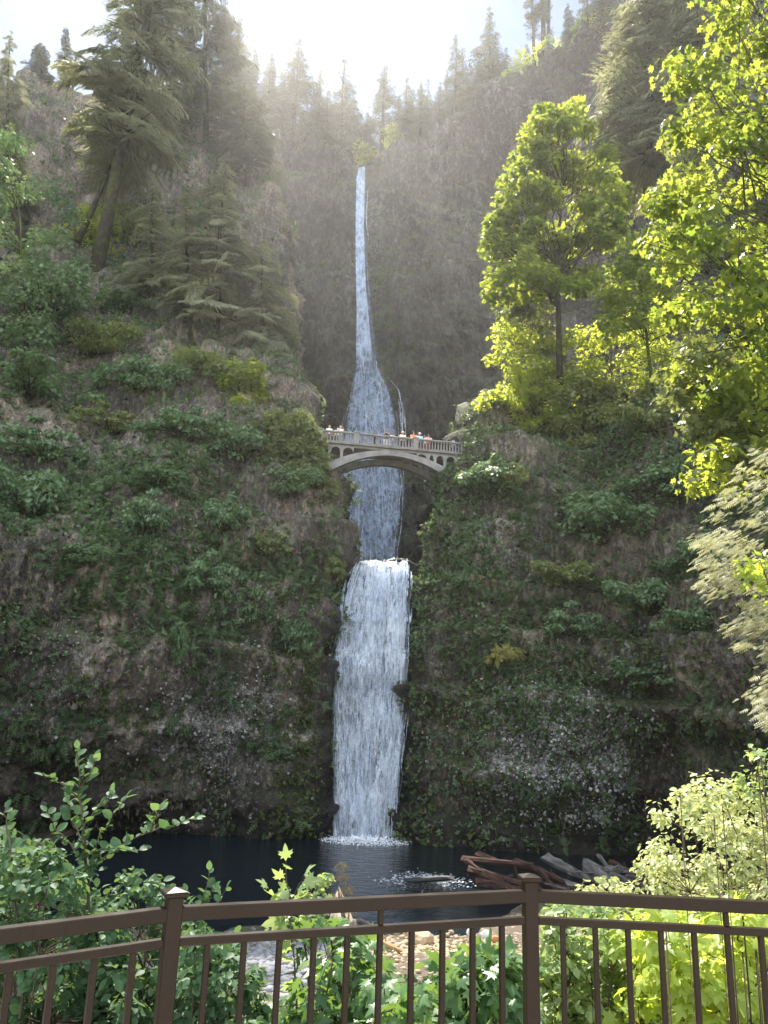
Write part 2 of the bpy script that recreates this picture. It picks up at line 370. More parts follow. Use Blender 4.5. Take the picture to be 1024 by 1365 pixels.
    if wet:
        c, r = wet
        vm = N(t, 'ShaderNodeVectorMath', operation='SUBTRACT'); t.links.new(pos, vm.inputs[0]); vm.inputs[1].default_value = tuple(c)
        v3 = N(t, 'ShaderNodeVectorMath', operation='DIVIDE'); t.links.new(vm.outputs[0], v3.inputs[0]); v3.inputs[1].default_value = tuple(r)
        ln = N(t, 'ShaderNodeVectorMath', operation='LENGTH'); t.links.new(v3.outputs[0], ln.inputs[0])
        wm = ramp(t, mathn(t, 'ADD', ln.outputs['Value'], mathn(t, 'MULTIPLY', mathn(t, 'SUBTRACT', nB, .5), .6)), [(.6, 1.), (1., 0.)])
        base = mixc(t, mathn(t, 'MULTIPLY', wm, .8), base, (.010, .010, .011))
        t.links.new(ramp(t, wm, [(0., .85), (1., .3)]), b.inputs['Roughness'])
    t.links.new(base, b.inputs['Base Color'])
    hgt = mathn(t, 'ADD', mathn(t, 'MULTIPLY', nC, .45), mathn(t, 'ADD', mathn(t, 'MULTIPLY', nB, .6), mathn(t, 'MULTIPLY', mathn(t, 'MINIMUM', v2.outputs[0], .15), .9)))
    bu = N(t, 'ShaderNodeBump', i_Strength=1.0, i_Distance=.5/scale); t.links.new(hgt, bu.inputs['Height']); t.links.new(bu.outputs[0], b.inputs['Normal'])
    t.links.new(b.outputs[0], out.inputs[0]); return m
def simple_mat(name, col, rough=.6, metal=0.0, var=.12, scale=30, bump=.0, spec=.5, col2=None):
    m, t, out = mat(name); g = N(t, 'ShaderNodeTexCoord').outputs['Object']; n1 = noise(t, g, scale, 4, .6)
    c2 = col2 or tuple(min(1, c*(1+var)) for c in col)
    base = mixc(t, ramp(t, n1, [(.3, 0.), (.7, 1.)]), tuple(c*(1-var) for c in col), c2)
    b = N(t, 'ShaderNodeBsdfPrincipled', i_Roughness=rough, i_Metallic=metal); t.links.new(base, b.inputs['Base Color']); b.inputs['Specular IOR Level'].default_value = spec
    if bump:
        bu = N(t, 'ShaderNodeBump', i_Strength=bump, i_Distance=.02); t.links.new(n1, bu.inputs['Height']); t.links.new(bu.outputs[0], b.inputs['Normal'])
    t.links.new(b.outputs[0], out.inputs[0]); return m
def fall_mat(name, col=(.80, .83, .88), thr=(.35, .6), sc=(2.0, 2.0, .22), scale=1.6, trans=.4, top=1.0, edge=0.0, fade=None):
    """falling water: bright aerated streaks with gaps you can see through"""
    m, t, out = mat(name); pos = N(t, 'ShaderNodeNewGeometry').outputs['Position']
    n1 = noise(t, mapping(t, pos, sc), scale, 6, .68, .4); n2 = noise(t, mapping(t, pos, (sc[0]*2.3, sc[1]*2.3, sc[2]*3)), scale, 4, .6)
    lo = 0.0
    n3 = noise(t, mapping(t, pos, (1, 1, .45)), scale*.45, 3, .6); n4 = noise(t, pos, scale*5, 4, .7)
    tot = mathn(t, 'ADD', mathn(t, 'ADD', mathn(t, 'MULTIPLY', n1, .42), mathn(t, 'MULTIPLY', n2, .20)), mathn(t, 'ADD', mathn(t, 'MULTIPLY', n3, .22), mathn(t, 'MULTIPLY', n4, .16)))
    if edge:           # the sides of the sheet break up into threads
        u_ = N(t, 'ShaderNodeAttribute', attribute_name='tint').outputs['Fac']; e_ = mathn(t, 'MINIMUM', u_, mathn(t, 'SUBTRACT', 1.0, u_)); tot = mathn(t, 'SUBTRACT', tot, ramp(t, e_, [(0., .30), (edge, 0.)]))
    if fade:           # and thins out between two heights
        zz = N(t, 'ShaderNodeSeparateXYZ'); t.links.new(pos, zz.inputs[0]); mr = N(t, 'ShaderNodeMapRange'); mr.inputs[1].default_value = fade[0]; mr.inputs[2].default_value = fade[1]; mr.inputs[3].default_value = .32; mr.inputs[4].default_value = 0.; t.links.new(zz.outputs['Z'], mr.inputs[0]); tot = mathn(t, 'SUBTRACT', tot, mr.outputs[0])
    a = ramp(t, tot, [(thr[0], 0.), (thr[1], top)])
    d = N(t, 'ShaderNodeBsdfPrincipled', i_Roughness=.35); d.inputs['Base Color'].default_value = (*col, 1)
    tl = N(t, 'ShaderNodeBsdfTranslucent'); tl.inputs[0].default_value = (*col, 1)
    mx = N(t, 'ShaderNodeMixShader', i_0=trans); t.links.new(d.outputs[0], mx.inputs[1]); t.links.new(tl.outputs[0], mx.inputs[2])
    tp = N(t, 'ShaderNodeBsdfTransparent'); m2 = N(t, 'ShaderNodeMixShader'); t.links.new(a, m2.inputs[0]); t.links.new(tp.outputs[0], m2.inputs[1]); t.links.new(mx.outputs[0], m2.inputs[2])
    t.links.new(m2.outputs[0], out.inputs[0]); return m

def chip_mat(name, stops):
    m, t, out = mat(name); at = N(t, 'ShaderNodeAttribute', attribute_name='tint').outputs['Fac']; n1 = noise(t, N(t, 'ShaderNodeNewGeometry').outputs['Position'], 5, 4, .6)
    base = mixc(t, 1.0, ramp(t, at, stops), ramp(t, n1, [(.3, .55), (.7, 1.2)]), 'MULTIPLY'); b = N(t, 'ShaderNodeBsdfPrincipled', i_Roughness=.85); t.links.new(base, b.inputs['Base Color']); t.links.new(b.outputs[0], out.inputs[0]); return m
# ------------------------------------------------------------------ cliffs
def tps(ctrl):
    c = np.array(ctrl, float); X = c[:, :2]/400.; y = np.log(c[:, 2]); n = len(c)
    def k(r): return np.where(r > 1e-9, r*r*np.log(r+1e-12), 0)
    A = np.zeros((n+3, n+3)); A[:n, :n] = k(np.linalg.norm(X[:, None]-X[None], axis=2))+np.eye(n)*.02
    A[:n, n] = 1; A[:n, n+1:] = X; A[n, :n] = 1; A[n+1:, :n] = X.T
    s = np.linalg.solve(A, np.concatenate([y, np.zeros(3)]))
    def f(px, py):
        q = np.stack([np.ravel(px), np.ravel(py)], 1)/400.; out = np.zeros(len(q))
        for a in range(0, len(q), 20000):
            b = q[a:a+20000]; out[a:a+20000] = k(np.linalg.norm(b[:, None]-X[None], axis=2)) @ s[:n]+s[n]+b @ s[n+1:]
        return np.exp(out).reshape(np.shape(px))
    return f
def grid_normals(G):
    du = np.gradient(G, axis=1); dv = np.gradient(G, axis=0); n = np.cross(du, dv); n = norm(n)
    return n
def interp(xs, ys): return lambda v: np.interp(v, xs, ys)
def sheet(name, ctrl, xl, xr, ytop, ybot, nu, nv, amp=(2.2, .9, .35), columns=.0, ledge=.5, wl=1.0, damp=None, back_r=0, back_l=0, top_rows=0, top_slope=.15, seed=1, mat_=None, label='', cat='cliff', vdir=(-0.10, 1.0)):
    D = tps(ctrl)
    u = np.linspace(0, 1, nu); v = np.linspace(0, 1, nv)
    U, V = np.meshgrid(u, v)
    yt = np.asarray(ytop(u)) if callable(ytop) else np.full(nu, float(ytop))
    PY = ybot+V*(yt[None]-ybot); PX = xl(PY)+U*(xr(PY)-xl(PY))
    G = P(PX, PY, D(PX, PY))
    inner = np.ones(G.shape[:2])
    if back_r:
        k = np.arange(1, back_r+1)[None, :, None]; e = G[:, -1:]; st = k*.45*(1+k*.06)
        e2 = e+st*np.array([vdir[0], vdir[1], 0.0]); G = np.concatenate([G, e2], 1)
    if back_l:
        k = np.arange(back_l, 0, -1)[None, :, None]; e = G[:, :1]; st = k*.45*(1+k*.06)
        e2 = e+st*np.array([-vdir[0], vdir[1], 0.0]); G = np.concatenate([e2, G], 1)
    if top_rows:
        k = np.arange(1, top_rows+1)[:, None, None]; e = G[-1:]; st = k*.7*(1+k*.09)
        G = np.concatenate([G, e+st*np.array([0.0, 1.0, top_slope])], 0)
    # soften the turned corners a little
    for _ in range(2):
        H = G.copy(); H[1:-1, 1:-1] = .5*G[1:-1, 1:-1]+.125*(G[:-2, 1:-1]+G[2:, 1:-1]+G[1:-1, :-2]+G[1:-1, 2:]); G = H
    nrm = grid_normals(G); s = np.sign((nrm*(CAM-G)).sum(-1).mean()); nrm *= s
    p = G.reshape(-1, 3); n0 = nrm.reshape(-1, 3)
    d = amp[0]*fbm(p, np.array((9, 9, 14))*wl, 3, seed)+amp[1]*fbm(p, np.array((2.6, 2.6, 3.6))*wl, 3, seed+50)+amp[2]*fbm(p, np.array((.7, .7, .9))*wl, 3, seed+90)
    f1, f2, cid = cells(p, np.array((1.5, 1.5, 2.2))*wl, seed+7); d = d+amp[1]*.7*(cid-.5)*np.clip((f2-f1)*4, 0, 1)
    zz = p[:, 2]+.10*p[:, 0]+1.6*fbm(p, (7, 7, 7), 2, seed+60); lw = amp[0]*1.7; saw = (zz/lw) % 1.0; d = d+amp[0]*ledge*(np.clip(saw*1.25, 0, 1)-(saw > .86)*((saw-.86)/.14)-.5)*(.55+.6*fbm(p, (11, 11, 8), 2, seed+64))
    d = d+amp[0]*.8*fbm(p, np.array((17, 17, 26))*wl, 2, seed+66)
    rid = 1-np.abs(fbm(p, np.array((5, 5, 13))*wl, 3, seed+70)); d = d+amp[0]*.5*(rid-.8)
    if columns:
        f1, f2, cid = cells(p, np.array((1.1, 1.1, 7.5))*wl, seed+3); d = d+columns*(cid-.5)+columns*.6*np.clip((f2-f1)*3, 0, .6)
    if damp: q_ = (p-CAM); px_ = 512+F*(q_ @ RIGHT)/(q_ @ FWD); d = d*(1-.8*np.exp(-((px_-damp[0])/damp[1])**2))
    p = p+n0*d[:, None]+np.array([.0, 0, .3])*fbm(p, 1.5, 2, seed+20)[:, None]
    nr, ncol = G.shape[:2]; i = np.arange(nr-1)[:, None]*ncol; j = np.arange(ncol-1)[None]
    a, b, c, e = i+j, i+j+1, i+ncol+j+1, i+ncol+j
    q = np.stack([a, b, c, e], -1).reshape(-1, 4) if s > 0 else np.stack([a, e, c, b], -1).reshape(-1, 4)
    me = make_mesh(name, p, q.ravel(), np.full(len(q), 4), None, True, [mat_]); o = obj(name, me)
    tag(o, label, cat, kind='structure')
    G2 = p.reshape(G.shape); n2 = grid_normals(G2)*s
    full = lambda arr: arr
    pyf = np.full(G.shape[:2], -999.); pxf = pyf.copy()
    q = (G2-CAM).reshape(-1, 3); dep = q @ FWD; pxf = (512+F*(q @ RIGHT)/dep).reshape(G.shape[:2]); pyf = (682.5-F*(q @ UP)/dep).reshape(G.shape[:2])
    return dict(o=o, P=G2, N=n2, px=pxf, py=pyf)
# --- measured depths (photo x, photo y, metres ahead)
LEFT = [(-250, 1115, 46), (0, 1115, 57), (150, 1115, 60.5), (300, 1115, 61.8), (440, 1115, 62.5), (-250, 1180, 46.5), (0, 1180, 58), (150, 1180, 61.5), (300, 1180, 62.5), (440, 1180, 63), (0, 960, 51), (200, 960, 56.5), (440, 950, 61.2), (330, 960, 58.5),
        (-250, 745, 42), (0, 745, 50), (200, 745, 57), (400, 745, 61.5), (470, 745, 62.8), (-250, 600, 50), (0, 600, 58), (200, 600, 63), (430, 600, 66),
        (-250, 450, 58), (0, 450, 68), (200, 450, 75), (400, 450, 79), (0, 300, 84), (200, 300, 93), (380, 300, 101), (-250, 250, 70), (0, 180, 100), (200, 180, 112), (350, 180, 124), (0, 60, 122), (200, 60, 132), (-250, 0, 90)]
RIGHTC = [(545, 1125, 62), (700, 1125, 58), (860, 1125, 57.5), (1000, 1125, 52), (1300, 1125, 41), (545, 1200, 63), (700, 1200, 59.5), (860, 1200, 59), (1000, 1200, 53.5), (1300, 1200, 42), (600, 1000, 59.5), (740, 1000, 55.5), (900, 980, 49), (1050, 950, 40),
          (552, 745, 63), (700, 745, 58.5), (860, 745, 53.5), (1000, 745, 47), (1300, 745, 36), (612, 600, 65), (700, 600, 62.5), (860, 600, 58), (1000, 600, 52),
          (640, 510, 70), (760, 500, 67), (900, 480, 64), (1000, 420, 64), (1300, 400, 46), (1200, 300, 66), (1000, 300, 78)]
BACK = [(480, 800, 150), (300, 800, 138), (600, 800, 148), (700, 800, 128), (850, 800, 100), (1000, 800, 84), (1200, 800, 70), (480, 500, 172), (300, 500, 158), (600, 500, 168), (700, 500, 146), (850, 500, 112), (1000, 500, 92),
        (480, 215, 205), (300, 180, 190), (600, 150, 197), (700, 110, 176), (850, 0, 140), (1000, -150, 115), (1200, -200, 100), (100, 130, 165), (100, 800, 120)]
lp = [(P(300, 965, 58.5), (6.0, 7, 5.5), .75), (P(30, 930, 46), (5, 6, 6), .35), (P(150, 560, 60), (4, 6, 5), .35)]
rp = [(P(740, 1000, 55.5), (5.6, 7, 4.6), 1.0), (P(800, 1085, 52), (4.0, 5, 1.6), .7), (P(680, 715, 59), (3, 5, 3), .4)]
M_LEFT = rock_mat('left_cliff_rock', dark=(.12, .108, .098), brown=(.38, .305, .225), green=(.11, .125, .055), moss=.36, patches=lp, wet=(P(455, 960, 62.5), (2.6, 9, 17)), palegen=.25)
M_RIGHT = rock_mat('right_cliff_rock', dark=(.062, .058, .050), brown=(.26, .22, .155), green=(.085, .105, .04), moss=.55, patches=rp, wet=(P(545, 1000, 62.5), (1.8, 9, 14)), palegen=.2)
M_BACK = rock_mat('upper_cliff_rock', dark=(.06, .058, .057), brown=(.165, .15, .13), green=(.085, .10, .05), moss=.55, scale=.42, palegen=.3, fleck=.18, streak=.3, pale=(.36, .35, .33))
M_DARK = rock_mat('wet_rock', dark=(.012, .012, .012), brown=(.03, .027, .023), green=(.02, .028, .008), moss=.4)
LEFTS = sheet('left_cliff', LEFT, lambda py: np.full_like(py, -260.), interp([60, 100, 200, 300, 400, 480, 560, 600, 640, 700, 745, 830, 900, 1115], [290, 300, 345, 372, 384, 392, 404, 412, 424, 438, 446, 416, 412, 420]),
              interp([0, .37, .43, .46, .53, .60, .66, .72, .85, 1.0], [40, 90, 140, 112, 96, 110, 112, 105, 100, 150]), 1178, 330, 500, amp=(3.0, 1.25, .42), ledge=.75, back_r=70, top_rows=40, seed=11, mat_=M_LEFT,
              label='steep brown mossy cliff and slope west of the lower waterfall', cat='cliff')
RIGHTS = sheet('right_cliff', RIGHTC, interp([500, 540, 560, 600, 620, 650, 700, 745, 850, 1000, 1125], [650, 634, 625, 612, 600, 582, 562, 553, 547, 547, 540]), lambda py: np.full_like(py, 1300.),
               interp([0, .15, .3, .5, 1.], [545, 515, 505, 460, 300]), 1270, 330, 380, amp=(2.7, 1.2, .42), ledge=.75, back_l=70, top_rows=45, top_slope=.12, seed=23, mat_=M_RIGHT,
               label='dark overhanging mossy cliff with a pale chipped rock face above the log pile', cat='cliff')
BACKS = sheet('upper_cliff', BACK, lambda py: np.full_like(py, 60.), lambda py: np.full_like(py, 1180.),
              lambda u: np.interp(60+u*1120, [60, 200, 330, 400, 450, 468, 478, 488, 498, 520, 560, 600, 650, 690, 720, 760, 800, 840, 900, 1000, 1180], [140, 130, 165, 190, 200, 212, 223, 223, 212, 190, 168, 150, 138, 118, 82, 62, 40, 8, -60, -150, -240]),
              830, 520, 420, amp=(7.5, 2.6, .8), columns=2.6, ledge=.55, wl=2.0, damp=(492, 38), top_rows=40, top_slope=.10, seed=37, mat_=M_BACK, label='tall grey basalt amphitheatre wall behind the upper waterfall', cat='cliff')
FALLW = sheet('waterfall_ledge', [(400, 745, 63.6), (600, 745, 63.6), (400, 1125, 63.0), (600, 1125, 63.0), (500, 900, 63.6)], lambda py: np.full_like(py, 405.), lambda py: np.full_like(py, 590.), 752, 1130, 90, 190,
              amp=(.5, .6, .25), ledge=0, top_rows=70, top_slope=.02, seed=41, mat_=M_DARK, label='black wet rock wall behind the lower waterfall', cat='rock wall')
# ------------------------------------------------------------------ ground, pool
WZ = -7.45
def shore(x): return 35.5+8.0/(1+np.exp(-(x-5.5)/1.2))+.8*np.sin(x*.9)
def ground_z(x, y):
    z = np.interp(y, [-2000, 3.7, 4.1, 6, 8, 12, 18, 26, 33, 36, 48, 70, 2000], [0, 0, -.35, -1.0, -1.7, -3.0, -4.9, -6.4, -7.05, -7.3, -7.3, -7.3, -7.3])
    side = np.clip((np.abs(x+1)-12)/14, 0, 1)*np.clip((y-3)/10, 0, 1); z = z+side*4.5
    sh = shore(x); z = np.where(y > sh-3, np.minimum(z, WZ+.42-(y-sh+3)*.14), z); z = np.maximum(z, np.where(side > .6, WZ+.2, WZ-1.4))
    return z
gx = np.concatenate([-np.geomspace(2500, 45, 18), np.linspace(-40, 40, 200), np.geomspace(45, 2500, 18)])
gy = np.concatenate([-np.geomspace(2500, 6, 18), np.linspace(-5, 70, 260), np.geomspace(75, 2500, 16)])
GX, GY = np.meshgrid(gx, gy); GZ = ground_z(GX, GY); pp = np.stack([GX, GY, GZ], -1).reshape(-1, 3)
hn = (.22*fbm(pp, 2.2, 4, 5)+.06*fbm(pp, .5, 3, 6))*np.clip((pp[:, 1]-3.8)/1.5, 0, 1); pp[:, 2] += hn
nr, nc = GX.shape; i = np.arange(nr-1)[:, None]*nc; j = np.arange(nc-1)[None]; q = np.stack([i+j, i+j+1, i+nc+j+1, i+nc+j], -1).reshape(-1, 4)
def ground_mat():
    m, t, out = mat('bank_soil'); pos = N(t, 'ShaderNodeNewGeometry').outputs['Position']
    n1 = noise(t, pos, .5, 6, .65); n2 = noise(t, pos, 9, 5, .7); v = N(t, 'ShaderNodeTexVoronoi', i_Scale=7.0); t.links.new(pos, v.inputs['Vector'])
    base = mixc(t, n2, (.05, .036, .024), (.15, .11, .075)); base = mixc(t, ramp(t, n1, [(.45, 0.), (.6, .8)]), base, (.05, .06, .018))
    base = mixc(t, ramp(t, v.outputs['Color'], [(.75, 0.), (.8, .8)]), base, (.26, .22, .18))
    b = N(t, 'ShaderNodeBsdfPrincipled', i_Roughness=.95); t.links.new(base, b.inputs['Base Color'])
    bu = N(t, 'ShaderNodeBump', i_Strength=.8, i_Distance=.06); t.links.new(n2, bu.inputs['Height']); t.links.new(bu.outputs[0], b.inputs['Normal']); t.links.new(b.outputs[0], out.inputs[0]); return m
mbp = MB(); mbp.box((0, -58, .02), (160, 123.0, .04)); mbp.box((0, 3.6, -.1), (160, .22, .34)); pz = mbp.build('plaza_paving', simple_mat('pale_concrete', (.50, .48, .44), .85, var=.15, scale=4, bump=.2)); tag(pz, 'pale concrete viewing plaza behind the railing', 'paving', kind='structure')
g = obj('ground', make_mesh('ground', pp, q.ravel(), np.full(len(q), 4), None, True, [ground_mat()])); tag(g, 'soil bank sloping down from the railing to the pool', 'ground', kind='structure')
def water_mat():
    m, t, out = mat('pool_water'); pos = N(t, 'ShaderNodeNewGeometry').outputs['Position']
    b = N(t, 'ShaderNodeBsdfPrincipled', i_Roughness=.10, i_IOR=1.33); b.inputs['Base Color'].default_value = (.004, .010, .016, 1)
    n1 = noise(t, mapping(t, pos, (1, 1.6, 1)), 1.1, 5, .6); n2 = noise(t, mapping(t, pos, (1, 1.5, 1)), 6, 4, .6)
    bu = N(t, 'ShaderNodeBump', i_Strength=.6, i_Distance=.2); t.links.new(mathn(t, 'ADD', n1, mathn(t, 'MULTIPLY', n2, .25)), bu.inputs['Height']); t.links.new(bu.outputs[0], b.inputs['Normal'])
    t.links.new(b.outputs[0], out.inputs[0]); return m
wx, wy = np.meshgrid(np.linspace(-45, 40, 2), np.linspace(30, 75, 2)); wv = np.stack([wx, wy, np.full_like(wx, WZ)], -1).reshape(-1, 3)
pool = obj('pool_water', make_mesh('pool_water', wv, [0, 1, 3, 2], [4], None, False, [water_mat()])); tag(pool, 'deep blue-black plunge pool below the lower waterfall', 'pool', kind='structure')
# ------------------------------------------------------------------ falling water
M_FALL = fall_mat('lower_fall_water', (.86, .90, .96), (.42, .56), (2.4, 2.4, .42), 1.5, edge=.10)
M_FALLB = fall_mat('lower_fall_veil', (.66, .76, .93), (.38, .62), (3.2, 3.2, .22), 1.3, top=.75, edge=.08)
M_STRANDA = fall_mat('water_rope', (.80, .87, .98), (.42, .56), (2.2, 2.2, 1.1), 2.2)
M_STRAND = simple_mat('water_strand', (.84, .87, .92), rough=.3, var=.05, scale=3)
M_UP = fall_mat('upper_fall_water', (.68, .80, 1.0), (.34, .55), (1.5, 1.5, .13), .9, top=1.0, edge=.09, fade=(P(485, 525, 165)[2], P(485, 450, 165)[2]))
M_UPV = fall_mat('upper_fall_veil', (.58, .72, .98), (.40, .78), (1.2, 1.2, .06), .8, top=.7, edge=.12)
def strands(rng, left, right, y0, y1, depth, n, wpx, seg=(8, 26), lens=(30, 160), wob=.8, dens=None, ontop=0.0):
    """separate ropes of water that follow the fall: narrow ribbons with ragged width"""
    V, L, Z, T = [], [], [], []; k0 = 0
    for i in range(n):
        s = rng.random() if dens is None else rng.choice(dens[0], p=dens[1])+rng.normal()*.03
        s = min(max(s, .01), .99); a = y0+(y1-y0)*rng.random()**1.0; ln = rng.uniform(*lens); b = min(a+ln, y1); 
        if b-a < 6: continue
        k = int(rng.integers(*seg)); yy = np.linspace(a, b, k); ph = rng.random()*6
        xx = left(yy)+s*(right(yy)-left(yy))+wob*np.sin(yy*.09+ph)+np.cumsum(rng.normal(size=k))*.12
        dd = depth(yy, s)-ontop-rng.random()*.45
        ww = wpx*(.4+1.1*rng.random())*np.sin(np.linspace(.12, np.pi-.12, k))**.5*(.6+.8*rng.random(k))
        A = P(xx-ww/2, yy, dd); B = P(xx+ww/2, yy, dd+.03); Cn = P(xx, yy, dd-.05)
        v = np.stack([A, Cn, B], 1).reshape(-1, 3); ii = np.arange(k-1)*3
        f = np.concatenate([np.stack([ii, ii+1, ii+4, ii+3], 1), np.stack([ii+1, ii+2, ii+5, ii+4], 1)])
        V.append(v); L.append((f+k0).ravel()); Z += [4]*len(f); T += [rng.random()]*len(f); k0 += len(v)
    return np.concatenate(V), np.concatenate(L), np.array(Z), np.array(T)
def fall_sheet(left, right, y0, y1, depth, nu, nv, seed, amp=.18, off=0.0, lip=False):
    v = np.linspace(y0, y1, nv); u = np.linspace(0, 1, nu); U, PY = np.meshgrid(u, v)
    PX = left(PY)+U*(right(PY)-left(PY)); DD = depth(PY, U)+off
    G = P(PX, PY, DD)
    if lip: e = np.clip(1-(PY-y0)/14, 0, 1)[..., None]; G = G+e**2*np.array([0, 2.2, .25])+(1-np.clip((PY-y0)/40, 0, 1))[..., None]*np.array([0, 0, .28])*fbm(np.stack([G[..., 0]*1.1, 0*PY, 0*PY], -1).reshape(-1, 3), .9, 3, seed+8).reshape(PY.shape)[..., None]
    G = G.reshape(-1, 3); G[:, 1] += amp*fbm(G, (.35, .35, 2.2), 3, seed)+amp*1.6*fbm(G, (1.2, 1.2, 4), 2, seed+4)
    i = np.arange(nv-1)[:, None]*nu; j = np.arange(nu-1)[None]; q = np.stack([i+j, i+j+1, i+nu+j+1, i+nu+j], -1).reshape(-1, 4)
    return G, q.ravel(), np.full(len(q), 4), np.broadcast_to((u[:-1]+u[1:])/2, (nv-1, nu-1)).ravel()
lowL = interp([743, 750, 770, 800, 840, 880, 930, 1000, 1060, 1115], [474, 469, 461, 453, 445, 438, 437, 438, 440, 437]); lowR = interp([743, 780, 830, 880, 950, 1010, 1060, 1115], [548, 550, 549, 548, 546, 541, 537, 533])
lowD = lambda y, s: 62.6-1.9*np.clip((y-743)/370, 0, 1)**.6-.35*np.sin(np.clip((y-860)/60, 0, 1)*np.pi)
rng = np.random.default_rng(5)
root = empty('lower_waterfall', P(495, 1112, 61)); tag(root, 'broad white waterfall dropping from the ledge under the footbridge into the pool', 'waterfall', kind='structure')
root_inv = Vector(root.location)
def under(root, name, me):
    o = obj(name, me, root); o.location = -Vector(root.location); return o
under(root, 'veil', leaf_mesh('lower_fall_veil', [fall_sheet(lowL, lowR, 744, 1116, lowD, 60, 200, 3, .15, .35, True)], [M_FALLB]))
under(root, 'sheet', leaf_mesh('lower_fall_sheet', [fall_sheet(lowL, lowR, 744, 1116, lowD, 80, 260, 8, .22, .0, True)], [M_FALL]))
under(root, 'strands', leaf_mesh('lower_fall_strands', [strands(rng, lowL, lowR, 744, 1114, lowD, 330, .9, lens=(20, 110), dens=(np.linspace(.08, .95, 12), np.array([.6, 1, .8, 1, 1.4, 1.6, 1.6, 1.5, 1.4, 1.3, 1.1, .8])/14.1)),
      strands(rng, lowL, lowR, 744, 830, lowD, 420, 1.3, lens=(8, 28), seg=(5, 9))], [M_STRANDA]))
upL = interp([222, 240, 330, 420, 470, 490, 520, 560, 600, 650, 700, 748], [477, 473, 472, 473, 471, 471, 465, 456, 448, 443, 446, 452]); upR = interp([222, 240, 300, 380, 440, 490, 520, 560, 600, 650, 700, 748], [489, 490, 489, 493, 501, 508, 524, 533, 538, 544, 540, 534])
upDb = tps(BACK)
upD = lambda y, s: upDb(np.full_like(y, 485.), np.asarray(y, float))-4.5-5.0*np.clip((y-480)/120, 0, 1)
ut = empty('upper_waterfall', P(485, 700, 155)); tag(ut, 'very tall thin waterfall falling from the notch in the skyline and fanning out behind the footbridge', 'waterfall', kind='structure')
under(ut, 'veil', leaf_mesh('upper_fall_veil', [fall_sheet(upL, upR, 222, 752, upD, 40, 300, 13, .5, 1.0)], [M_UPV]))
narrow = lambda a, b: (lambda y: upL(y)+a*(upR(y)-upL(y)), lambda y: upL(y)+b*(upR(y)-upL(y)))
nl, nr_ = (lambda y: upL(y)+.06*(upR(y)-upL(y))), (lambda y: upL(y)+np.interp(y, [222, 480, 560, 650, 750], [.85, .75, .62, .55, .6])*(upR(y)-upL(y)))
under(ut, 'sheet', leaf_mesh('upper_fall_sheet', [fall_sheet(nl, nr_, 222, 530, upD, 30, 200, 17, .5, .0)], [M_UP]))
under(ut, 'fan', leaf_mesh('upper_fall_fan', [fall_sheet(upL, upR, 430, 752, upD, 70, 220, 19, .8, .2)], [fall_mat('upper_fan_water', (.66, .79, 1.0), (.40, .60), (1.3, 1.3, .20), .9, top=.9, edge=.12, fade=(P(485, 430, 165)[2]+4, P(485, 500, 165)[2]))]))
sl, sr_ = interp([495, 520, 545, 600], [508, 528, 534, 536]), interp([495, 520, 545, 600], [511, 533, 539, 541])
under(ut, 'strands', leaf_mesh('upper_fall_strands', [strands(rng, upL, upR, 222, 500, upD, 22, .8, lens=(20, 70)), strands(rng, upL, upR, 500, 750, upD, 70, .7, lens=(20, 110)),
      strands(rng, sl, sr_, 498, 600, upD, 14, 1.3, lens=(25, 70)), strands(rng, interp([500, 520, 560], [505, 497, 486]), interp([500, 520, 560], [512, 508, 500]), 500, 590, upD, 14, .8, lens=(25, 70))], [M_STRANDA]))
# splash foam where it lands
fv = []
for k in range(2600):
    a = rng.random()*2*np.pi; r = rng.random()**.7
    c = P(488, 1113, 60.6); fv.append((c[0]+math.cos(a)*r*3.4, c[1]-.3+math.sin(a)*r*2.2, WZ+.03+max(0, rng.normal()*.10+.16*(1-r)), .05+.16*rng.random()*(1.1-r)))
fv = np.array(fv); mb_v = leaves(fv[:, :3], norm(rng.normal(size=(len(fv), 3))*np.array([1, 1, .3])), norm(rng.normal(size=(len(fv), 3))*.4+np.array([0, -.4, 1])), fv[:, 3]*1.3, OVAL, .5)
fo = obj('foam', leaf_mesh('foam', [mb_v], [M_STRAND])); tag(fo, 'white splash foam at the foot of the lower waterfall', 'foam', kind='stuff')

M_GLINT = simple_mat('painted_glint', (.34, .37, .40), rough=.25, var=.2, scale=3)
# ------------------------------------------------------------------ vegetation materials
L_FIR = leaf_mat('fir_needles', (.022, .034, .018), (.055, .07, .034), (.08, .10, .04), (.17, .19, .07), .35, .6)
L_FIRSUN = leaf_mat('sunlit_fir_needles', (.09, .105, .065), (.27, .28, .17), (.26, .28, .12), (.55, .54, .26), .4, .6)  # lighter fir needles: backlit glow and glare put into the colour
L_MAPLE = leaf_mat('maple_leaf', (.028, .055, .012), (.095, .13, .028), (.26, .37, .035), (.66, .69, .09), .55, .45, .3)
L_SHRUB = leaf_mat('slope_shrub_leaf', (.08, .135, .072), (.21, .305, .155), (.18, .30, .08), (.32, .44, .12), .3, .5, .35)
L_SHRUB2 = leaf_mat('olive_shrub_leaf', (.10, .135, .055), (.25, .28, .115), (.28, .34, .07), (.48, .50, .12), .35, .55, .3)
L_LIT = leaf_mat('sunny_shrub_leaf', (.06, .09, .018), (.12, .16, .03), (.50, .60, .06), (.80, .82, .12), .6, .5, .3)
L_WALL = leaf_mat('wall_fern', (.055, .075, .035), (.12, .14, .07), (.10, .13, .04), (.18, .20, .06), .25, .7, .1)
L_DRY = leaf_mat('dry_moss_blades', (.12, .098, .066), (.28, .228, .155), (.08, .06, .03), (.12, .10, .05), .15, .9, .1)
L_FERN = leaf_mat('cliff_fern', (.06, .10, .045), (.13, .20, .09), (.09, .15, .03), (.15, .2, .05), .25, .6, .25)
